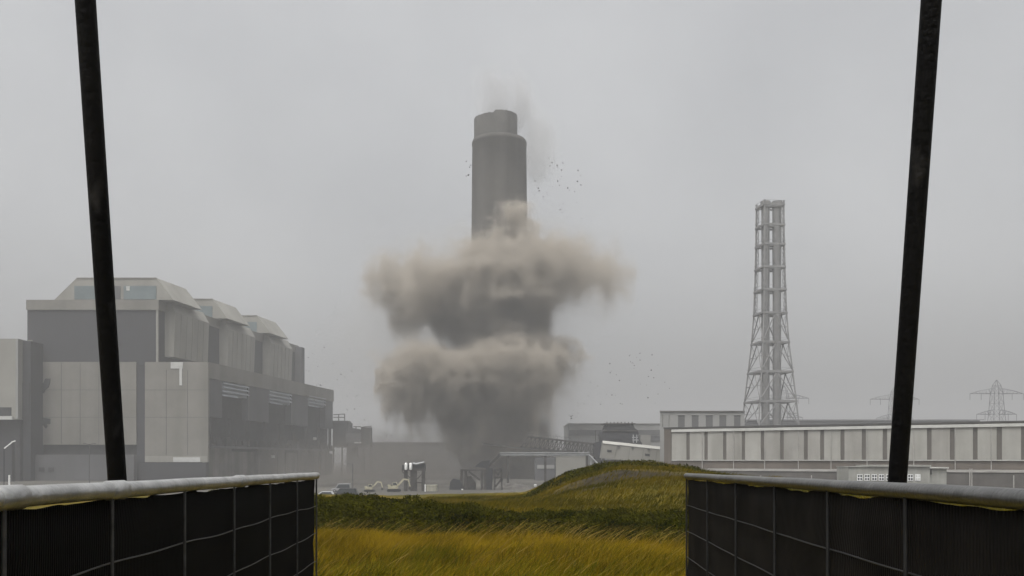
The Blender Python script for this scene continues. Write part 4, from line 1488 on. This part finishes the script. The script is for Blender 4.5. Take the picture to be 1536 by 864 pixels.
# tank stand
d = 228.0
ts = thing('tank_stand', 'tall dark steel stand topped by two upright white tanks', 'tank stand', (X(620, d), d, Yd))
for px in (608.5, 618, 622.5, 635):
    MB().box(X(px, d) - .42, X(px, d) + .42, d, d + .8, Yd, Z(702, d)).build('leg', M['dark_steel'], ts)
MB().box(X(602.5, d), X(637, d), d - .2, d + 3, Z(706, d), Z(703, d)).build('deck', M['dark_steel'], ts)
MB().prism([(X(a, d), d + .1, Z(b, d)) for a, b in ((603, 703), (603, 697.5), (637, 695), (637, 703))][::-1], (0, 2.6, 0)).build('housing', M['dark_clad'], ts)
for px in (609.3, 616.3):
    x_ = X(px, d)
    MB().lathe(x_, d - .35, [(.01, Z(705, d)), (.3, Z(704.5, d)), (.36, Z(703, d)), (.36, Z(696, d)), (.28, Z(694.6, d)), (.01, Z(694, d))], 16).build('tank', M['white_paint'], ts, smooth=True)
MB().tube([W(619, 694.8, d - .3), W(624, 696.3, d - .3), W(636, 693.6, d - .3)], .24, 10).build('pipe', M['pale_steel'], ts, smooth=True)
m_ = MB()
m_.bar(W(603, 707, d), W(622, 722, d), .2).bar(W(622, 722, d), W(637, 707, d), .2).bar(W(609, 724, d), W(635, 724, d), .25)
m_.build('bracing', M['dark_steel'], ts)

# container, post
d = 226.0
ct = thing('site_container', 'cream yellow site container with a flat lid in the dusty yard', 'container', (X(647, d), d + 1, Yd))
MB().box(X(639.8, d), X(655, d), d, d + 2.4, Yd, Z(728.8, d)).build('body', M['container'], ct, bevel=.03)
MB().box(X(639.3, d), X(655.5, d), d - .1, d + 2.5, Z(728.7, d), Z(727.6, d)).build('lid', M['container'], ct)
rb = MB()
for k_ in range(8):
    rb.box(X(640.6 + k_ * 1.9, d), X(641.3 + k_ * 1.9, d), d - .06, d, Yd + .1, Z(729.3, d))
rb.build('rib', M['container'], ct)
wp = MB().tube([(X(638.2, d), d - .8, Yd), (X(638.2, d), d - .8, Z(726.5, d))], .13, 10).build('marker_post', M['white_paint'], None)
tag(wp, 'white post at the left edge of the cream container', 'post')
wp = MB().tube([(X(14, 150), 150, ground_z(X(14, 150), 150)), (X(14, 150), 150, Z(712.5, 150))], [.17, .14], 10).build('marker_post', M['white_paint'], None)
tag(wp, 'stubby white post above the left end of the left fence rail', 'post')


def excavator(cxp, d, label, scale=1.0):
    """tracked digger facing right, modelled at its place"""
    x = X(cxp, d)
    k_ = scale
    root = thing('excavator', label, 'excavator', (x, d, Yd), 0, 'diggers parked in the dusty yard')
    B = lambda a, b, c, e, f, g_: (x + a * k_, x + b * k_, d + c * k_, d + e * k_, Yd + f * k_, Yd + g_ * k_)
    for yy in (-1.2, .7):
        tk = MB().prism([(x + a * k_, d + yy * k_, Yd + z * k_) for a, z in ((-1.8, .1), (1.8, .1), (2.1, .45), (1.8, .85), (-1.8, .85), (-2.1, .45))][::-1], (0, .55 * k_, 0)).build('track', M['rubber'], root)
    MB().box(*B(-1.7, 1.2, -1.2, 1.2, .95, 1.75)).build('house', M['yellow'], root, bevel=.08)
    MB().box(*B(-1.9, -.9, -1.1, 1.1, 1.77, 2.2)).build('engine_cover', M['yellow'], root, bevel=.08)
    cabn = MB().prism([(x + a * k_, d - 1.15 * k_, Yd + z * k_) for a, z in ((-.3, 1.77), (1.1, 1.77), (1.2, 2.2), (.85, 3.0), (-.3, 3.0))][::-1], (0, 1.0 * k_, 0)).build('cab', M['yellow'], root)
    MB().prism([(x + a * k_, d - 1.19 * k_, Yd + z * k_) for a, z in ((-.15, 2.05), (1.0, 2.05), (1.05, 2.25), (.75, 2.85), (-.15, 2.85))][::-1], (0, .06, 0)).build('window', M['glass'], cabn)
    bm_ = MB().bar((x + .9 * k_, d + .3 * k_, Yd + 1.6 * k_), (x + 2.9 * k_, d + .3 * k_, Yd + 3.9 * k_), .4 * k_, .5 * k_).bar((x + 2.8 * k_, d + .3 * k_, Yd + 3.9 * k_), (x + 4.4 * k_, d + .3 * k_, Yd + 3.7 * k_), .38 * k_, .45 * k_)
    bm_.build('boom', M['yellow'], root)
    MB().bar((x + 4.3 * k_, d + .3 * k_, Yd + 3.8 * k_), (x + 4.9 * k_, d + .3 * k_, Yd + 1.6 * k_), .3 * k_, .35 * k_).build('stick', M['yellow'], root)
    MB().prism([(x + a * k_, d - .2 * k_, Yd + z * k_) for a, z in ((4.6, 1.7), (5.1, 1.6), (5.3, 1.0), (4.8, .6), (4.3, .9))][::-1], (0, .9 * k_, 0)).build('bucket', M['dark_steel'], root)
    return root


excavator(554.5, 222, 'cream digger with raised boom, left one in the dusty yard', .62)
excavator(591, 222, 'cream digger beside the tank stand in the dusty yard', .78)


def car(label, x, d, paint, L_=4.4, H_=1.5, van=False):
    root = thing('parked_car', label, 'van' if van else 'car', (x, d, Yd), 0, 'vehicles parked beyond the scrub')
    w = 1.75
    hl = L_ / 2
    body = [(-hl, .35), (hl, .35), (hl, .75), (hl - .1, .9), (-hl + .2, .9), (-hl, .7)]
    if van:
        cabp = [(-hl + .9, .9), (hl - .03, .9), (hl - .06, H_), (-hl + 1.6, H_)]
    else:
        cabp = [(-hl + 1.0, .9), (hl - .2, .9), (hl - .55, H_), (-hl + 1.75, H_)]
    bd = MB().prism([(x + a, d - w / 2, Yd + z) for a, z in body][::-1], (0, w, 0)).build('body', paint, root, bevel=.05)
    cabp_ = [(x + a, d - w / 2 + .1, Yd + z + .01) for a, z in cabp][::-1]
    cc = MB().prism(cabp_, (0, w - .2, 0)).build('roof', paint, root, bevel=.04)
    ca2 = [(x + a * .86 + .12, d - w / 2 + .06, Yd + .95 + (z - .9) * .8) for a, z in cabp][::-1]
    MB().prism(ca2, (0, .08, 0)).build('side_window', M['glass'], root)
    ws = [(x + cabp[0][0], d - w / 2 + .25, Yd + .97), (x + cabp[0][0], d + w / 2 - .25, Yd + .97), (x + cabp[3][0] - .1, d + w / 2 - .35, Yd + H_ - .08), (x + cabp[3][0] - .1, d - w / 2 + .35, Yd + H_ - .08)]
    MB().prism([Vector(p) + Vector((-.03, 0, .02)) for p in ws], (.05, 0, .02)).build('windscreen', M['glass'], root)
    for a in (-hl + .85, hl - .85):
        for yy in (-w / 2 - .02, w / 2 - .2):
            wl = MB().tube([(x + a, d + yy, Yd + .33), (x + a, d + yy + .22, Yd + .33)], .33, 16).build('wheel', M['rubber'], root)
            MB().tube([(x + a, d + yy - .012, Yd + .33), (x + a, d + yy + .02, Yd + .33)], .18, 12).build('rim', M['pale_steel'], wl)
    for yy in (-w / 2 + .15, w / 2 - .45):
        MB().box(x - hl - .02, x - hl + .1, d + yy, d + yy + .3, Yd + .6, Yd + .75).build('headlight', M['white_paint'], root)
    return root


car('dark car with a flat roof at the left end of the scrub', X(518, 190), 190, M['car_dark'], 5.4, 1.85)
car('silver car showing just past the end of the left fence', X(486, 182), 182, M['car_silver'], 4.2, 1.45)
car('grey van in the dust behind the dark car', X(512, 222), 222, M['car_grey'], 4.6, 2.0, True)


def lamp(label, px, d, ytop, arm):
    root = thing('street_lamp', label, 'lamp post', (X(px, d), d, Yd), 0, 'lamp posts in the yard')
    z = Z(ytop, d)
    MB().tube([(X(px, d), d, Yd), (X(px, d), d, z)], [.13, .08], 8).build('post', M['lamp'], root)
    for s in arm:
        MB().tube([(X(px, d), d, z - .1), (X(px, d) + s * .9, d, z + .15)], .06, 6).build('arm', M['lamp'], root)
        MB().box(min(X(px, d) + s * .8, X(px, d) + s * 1.3), max(X(px, d) + s * .8, X(px, d) + s * 1.3), d - .15, d + .15, z + .05, z + .2).build('lamp_head', M['lamp'], root)


lamp('thin lamp post with a double head left of the left black pole', 134, 200, 666, (-1, 1))
lamp('thin lamp post rising behind the dark car', 529, 200, 696, (-1,))
root = thing('floodlight_mast', 'slanted white arm of a lamp at the left edge, below the pale block', 'lamp post', (X(6, 190), 190, Yd), 0)
MB().tube([(X(6, 190), 190, Yd), (X(6, 190), 190, Z(673, 190))], .09, 8).build('post', M['dark_clad'], root)
MB().bar(W(6.5, 672.5, 190), W(19, 662.5, 190), .22, .2).build('arm', M['white_paint'], root)
MB().bar(W(18.5, 662.8, 190), W(23, 661.2, 190), .35, .2).build('lamp_head', M['white_paint'], root)
rk = thing('site_floodlight', 'small bright white lamp on a short stand right of the chimney base', 'lamp', (X(803, 236), 236, Yd))
MB().tube([(X(803, 236), 236, Yd), (X(803, 236), 236, Z(729, 236))], .07, 8).build('stand', M['lamp'], rk)
MB().lathe(X(803, 236), 236, [(.01, Z(730.5, 236)), (.3, Z(730, 236)), (.4, Z(728, 236)), (.3, Z(726.2, 236)), (.01, Z(725.8, 236))], 14).build('lamp_head', M['white_patch'], rk, smooth=True)

# heaps of spoil in the yard
for (px, d, w, h, lab) in ((772, 244, 11, 1.6, 'low grey spoil heap under the pipe bridge'), (756, 205, 9, 1.0, 'flat dark spoil heap beyond the scrub')):
    n1 = 28
    vs, fs = [], []
    for i in range(n1 + 1):
        for j in range(n1 + 1):
            a, b = i / n1 * 2 - 1, j / n1 * 2 - 1
            r = math.hypot(a, b)
            nz = float(GN(np.array([a * 3 + px]), np.array([b * 3.0]), np.array([d / 9.0]))[0])
            z = max(0, 1 - r * r) * h * (1 + .5 * nz)
            vs.append((X(px, d) + a * w * .5, d + b * w * .5, Yd - .3 + z))
    for i in range(n1):
        for j in range(n1):
            a = i * (n1 + 1) + j
            fs.append((a, a + n1 + 1, a + n1 + 2, a + 1))
    o = MB().add(vs, fs).build('spoil_heap', M['rubble'], None, recalc=False)
    tag(o, lab, 'spoil heap', 'spoil heaps in the yard')

# ------------------------------------------------------------------ dust
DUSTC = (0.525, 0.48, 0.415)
SHADEC = (0.36, 0.333, 0.30)  # same dust, with the shade of the cloud above put into its colour
LEV = [(-3.4, .003), (-1.9, .007), (-0.7, .018), (0.6, .04), (2.0, .08), (4.2, .12), (7.0, .15)]
LEV2 = [(-2.8, .003), (-1.4, .008), (-0.4, .022), (0.6, .05), (1.8, .09), (3.6, .13), (6.5, .15)]
AMP = ((26, 4.2), (12, 4.0), (5.8, 3.2), (2.9, 2.1), (1.6, 1.1))
up = dust('dust_cloud', [
    (742, 438, -8, 70, 25, 30), (700, 438, -11, 54, 22, 29), (646, 438, -4, 48, 18, 26), (616, 444, 3, 32, 13, 22), (592, 456, 6, 12, 8, 18),
    (812, 416, -6, 54, 18, 25), (856, 409, 2, 42, 12, 18), (888, 407, 5, 28, 8, 11),
    (780, 390, -14, 12, 6, 12), (786, 368, -13, 4, 3, 9), (738, 408, -18, 22, 9, 11), (712, 411, -16, 16, 8, 10), (832, 398, -2, 26, 8, 11), (800, 397, -8, 16, 8, 11)],
    LEV, DUSTC, h=.85, seed=5, amps=AMP, soft=.85, core=3)
tag(up, 'upper brown dust cloud spreading both ways across the chimney', 'dust cloud', 'dust clouds bursting from the chimney')
lo_ = dust('dust_cloud', [
    (715, 570, -10, 86, 27, 31), (658, 570, -2, 54, 19, 26), (630, 564, 4, 24, 12, 18), (786, 566, -8, 50, 20, 29), (828, 554, 0, 20, 8, 14),
    (733, 540, -22, 20, 8, 16), (790, 546, -20, 18, 8, 16), (692, 553, -20, 26, 10, 14), (762, 556, -23, 19, 9, 15), (815, 552, -10, 20, 8, 13), (660, 556, -14, 22, 9, 12),
    (714, 602, -9, 88, 24, 42), (738, 640, -8, 66, 20, 46)],
    LEV2, DUSTC, h=.85, seed=9, amps=AMP, soft=.45, core=3, zstretch=lambda z: np.where(z < 30, 30 + (z - 30) * .45, z))
tag(lo_, 'lower billowing brown dust cloud above the chimney base', 'dust cloud', 'dust clouds bursting from the chimney')
ct1 = dust('dust_curtain', [(740, 480, -4, 74, 22, 62), (776, 476, -4, 40, 18, 54), (700, 470, -4, 44, 17, 50)], LEV2, SHADEC, h=1.0, seed=6, zstretch=lambda z: z * .3,
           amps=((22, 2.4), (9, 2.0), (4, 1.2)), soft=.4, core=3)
tag(ct1, 'curtain of falling dust between the two brown clouds, coloured dark for shade', 'dust curtain', 'dark dust curtains round the chimney')
ct2 = dust('dust_curtain', [(738, 640, -6, 68, 21, 44), (712, 690, -12, 34, 15, 46), (782, 690, -10, 24, 14, 44), (745, 672, -10, 64, 20, 50), (746, 704, -10, 62, 19, 40)], LEV2, (0.24, 0.222, 0.20), h=1.0, seed=8, zstretch=lambda z: z * .35,  # shade around the chimney foot painted as a still darker dust colour
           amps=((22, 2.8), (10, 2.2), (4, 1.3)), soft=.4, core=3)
tag(ct2, 'column of dust, coloured dark for shade, narrowing down to the chimney base', 'dust curtain', 'dark dust curtains round the chimney')
pl = dust('dust_plume', [
    (726, 168, -2, 12, 4, 18), (731, 148, -2, 14, 4.5, 22), (738, 130, -1, 14, 4, 20), (765, 165, -1, 12, 4, 22), (769, 145, -1, 9, 3.5, 24), (771, 128, -1, 8, 3, 18)],
    [(-2.4, .007), (-0.9, .014), (0.5, .026), (1.6, .035)], (0.62, 0.62, 0.62), h=.7, seed=13, amps=((12, 2.2), (5, 1.4), (2.4, .7)), zstretch=lambda z: z * .35)
tag(pl, 'thin grey dust blown upward out of the chimney top', 'dust plume')
pr = dust('dust_plume', [(797, 250, 0, 12, 5, 20), (803, 225, 1, 16, 6, 28), (808, 195, 2, 18, 6, 24)],
          [(-2.4, .006), (-.4, .012), (1.2, .022)], (0.6, 0.6, 0.59), h=.9, seed=17, amps=((14, 2.4), (6, 1.5), (2.6, .6)), zstretch=lambda z: z * .5)
tag(pr, 'faint dust plume drifting off the right shoulder of the chimney', 'dust plume')
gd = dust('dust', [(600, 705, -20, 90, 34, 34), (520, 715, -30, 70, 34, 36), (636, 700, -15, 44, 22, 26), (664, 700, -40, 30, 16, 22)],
          [(-2.0, .0025), (1.5, .005), (5.0, .008), (9, .012)], (0.20, 0.187, 0.17), h=1.6, seed=23, amps=((34, 6), (15, 4), (7, 2)), k=4)  # low colour carries the big cloud's shade on this ground dust
tag(gd, 'dust toned dark as if shaded, rolling low over the yard at the chimney base', 'dust', kind='stuff')
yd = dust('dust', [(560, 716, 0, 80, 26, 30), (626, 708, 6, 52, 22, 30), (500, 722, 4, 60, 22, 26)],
          [(-2.0, .0025), (1.0, .005), (4.0, .009)], (0.20, 0.187, 0.17), h=1.4, depth=275, seed=41, amps=((26, 5), (12, 3.4), (6, 2)), k=4)  # yard dust darkened by colour to stand for shade
tag(yd, 'murky brown grey dust, shade put into its tone, drifting over the yard machines', 'dust', kind='stuff')
vd = dust('dust_veil', [(620, 520, 10, 85, 40, 120), (590, 540, 0, 90, 40, 110), (850, 440, 8, 70, 30, 70), (760, 600, 10, 120, 40, 110), (680, 420, 12, 120, 36, 80)],
          [(-2, .0010), (4, .0018), (10, .003)], (0.56, 0.55, 0.53), h=2.6, seed=31, amps=((40, 8), (18, 5), (8, 2)), k=5)
tag(vd, 'thin veil of dust hanging round the clouds', 'dust', kind='stuff')

# ------------------------------------------------------------------ flying fragments
def chunk(seed):
    bm = bmesh.new()
    bmesh.ops.create_icosphere(bm, subdivisions=1, radius=1)
    rg = random.Random(seed)
    for v in bm.verts:
        v.co *= rg.uniform(.55, 1.15)
        v.co.z *= .7
    me = bpy.data.meshes.new('fragment')
    bm.to_mesh(me)
    bm.free()
    me.materials.append(M['debris'])
    return me


CH = [chunk(i) for i in range(5)]


def fragments(n, px0, px1, py0, py1, label, group, size, seed, tilt=0.0, dd=(385, 430)):
    rg = random.Random(seed)
    for i in range(n):
        while True:
            a, b = rg.gauss(.45, .33), rg.gauss(.5, .33)
            if 0 < a < 1 and 0 < b < 1:
                break
        px = px0 + (px1 - px0) * a
        py = py0 + (py1 - py0) * b + tilt * (px - (px0 + px1) / 2)
        o = bpy.data.objects.new('debris_fragment', rg.choice(CH))
        COL.objects.link(o)
        o.location = W(px, py, rg.uniform(*dd))
        s = rg.choice([.5, .6, .7, .8, 1.15]) * size
        o.scale = (s, s, s)
        o.rotation_euler = (rg.uniform(0, 6), rg.uniform(0, 6), rg.uniform(0, 6))
        tag(o, label, 'debris', group)


fragments(46, 784, 885, 232, 318, 'small dark fragment flying in the air right of the chimney top', 'fragments right of the chimney top', .38, 1, .3)
fragments(6, 699, 707, 240, 280, 'small dark fragment close beside the left edge of the chimney', 'fragments left of the chimney', .46, 2)
fragments(40, 862, 1010, 515, 615, 'dark fragment in the air between the dust and the lattice tower', 'fragments right of the lower dust cloud', .36, 3, .1)
fragments(34, 800, 905, 595, 652, 'dark fragment in the air above the truss conveyor', 'fragments above the truss conveyor', .36, 4)
fragments(60, 455, 575, 520, 655, 'dark fragment in the air above the loading platform', 'fragments beside the power station', .36, 5)
fragments(14, 560, 700, 640, 665, 'dark fragment low in the air above the distant building', 'fragments above the distant building', .36, 6)
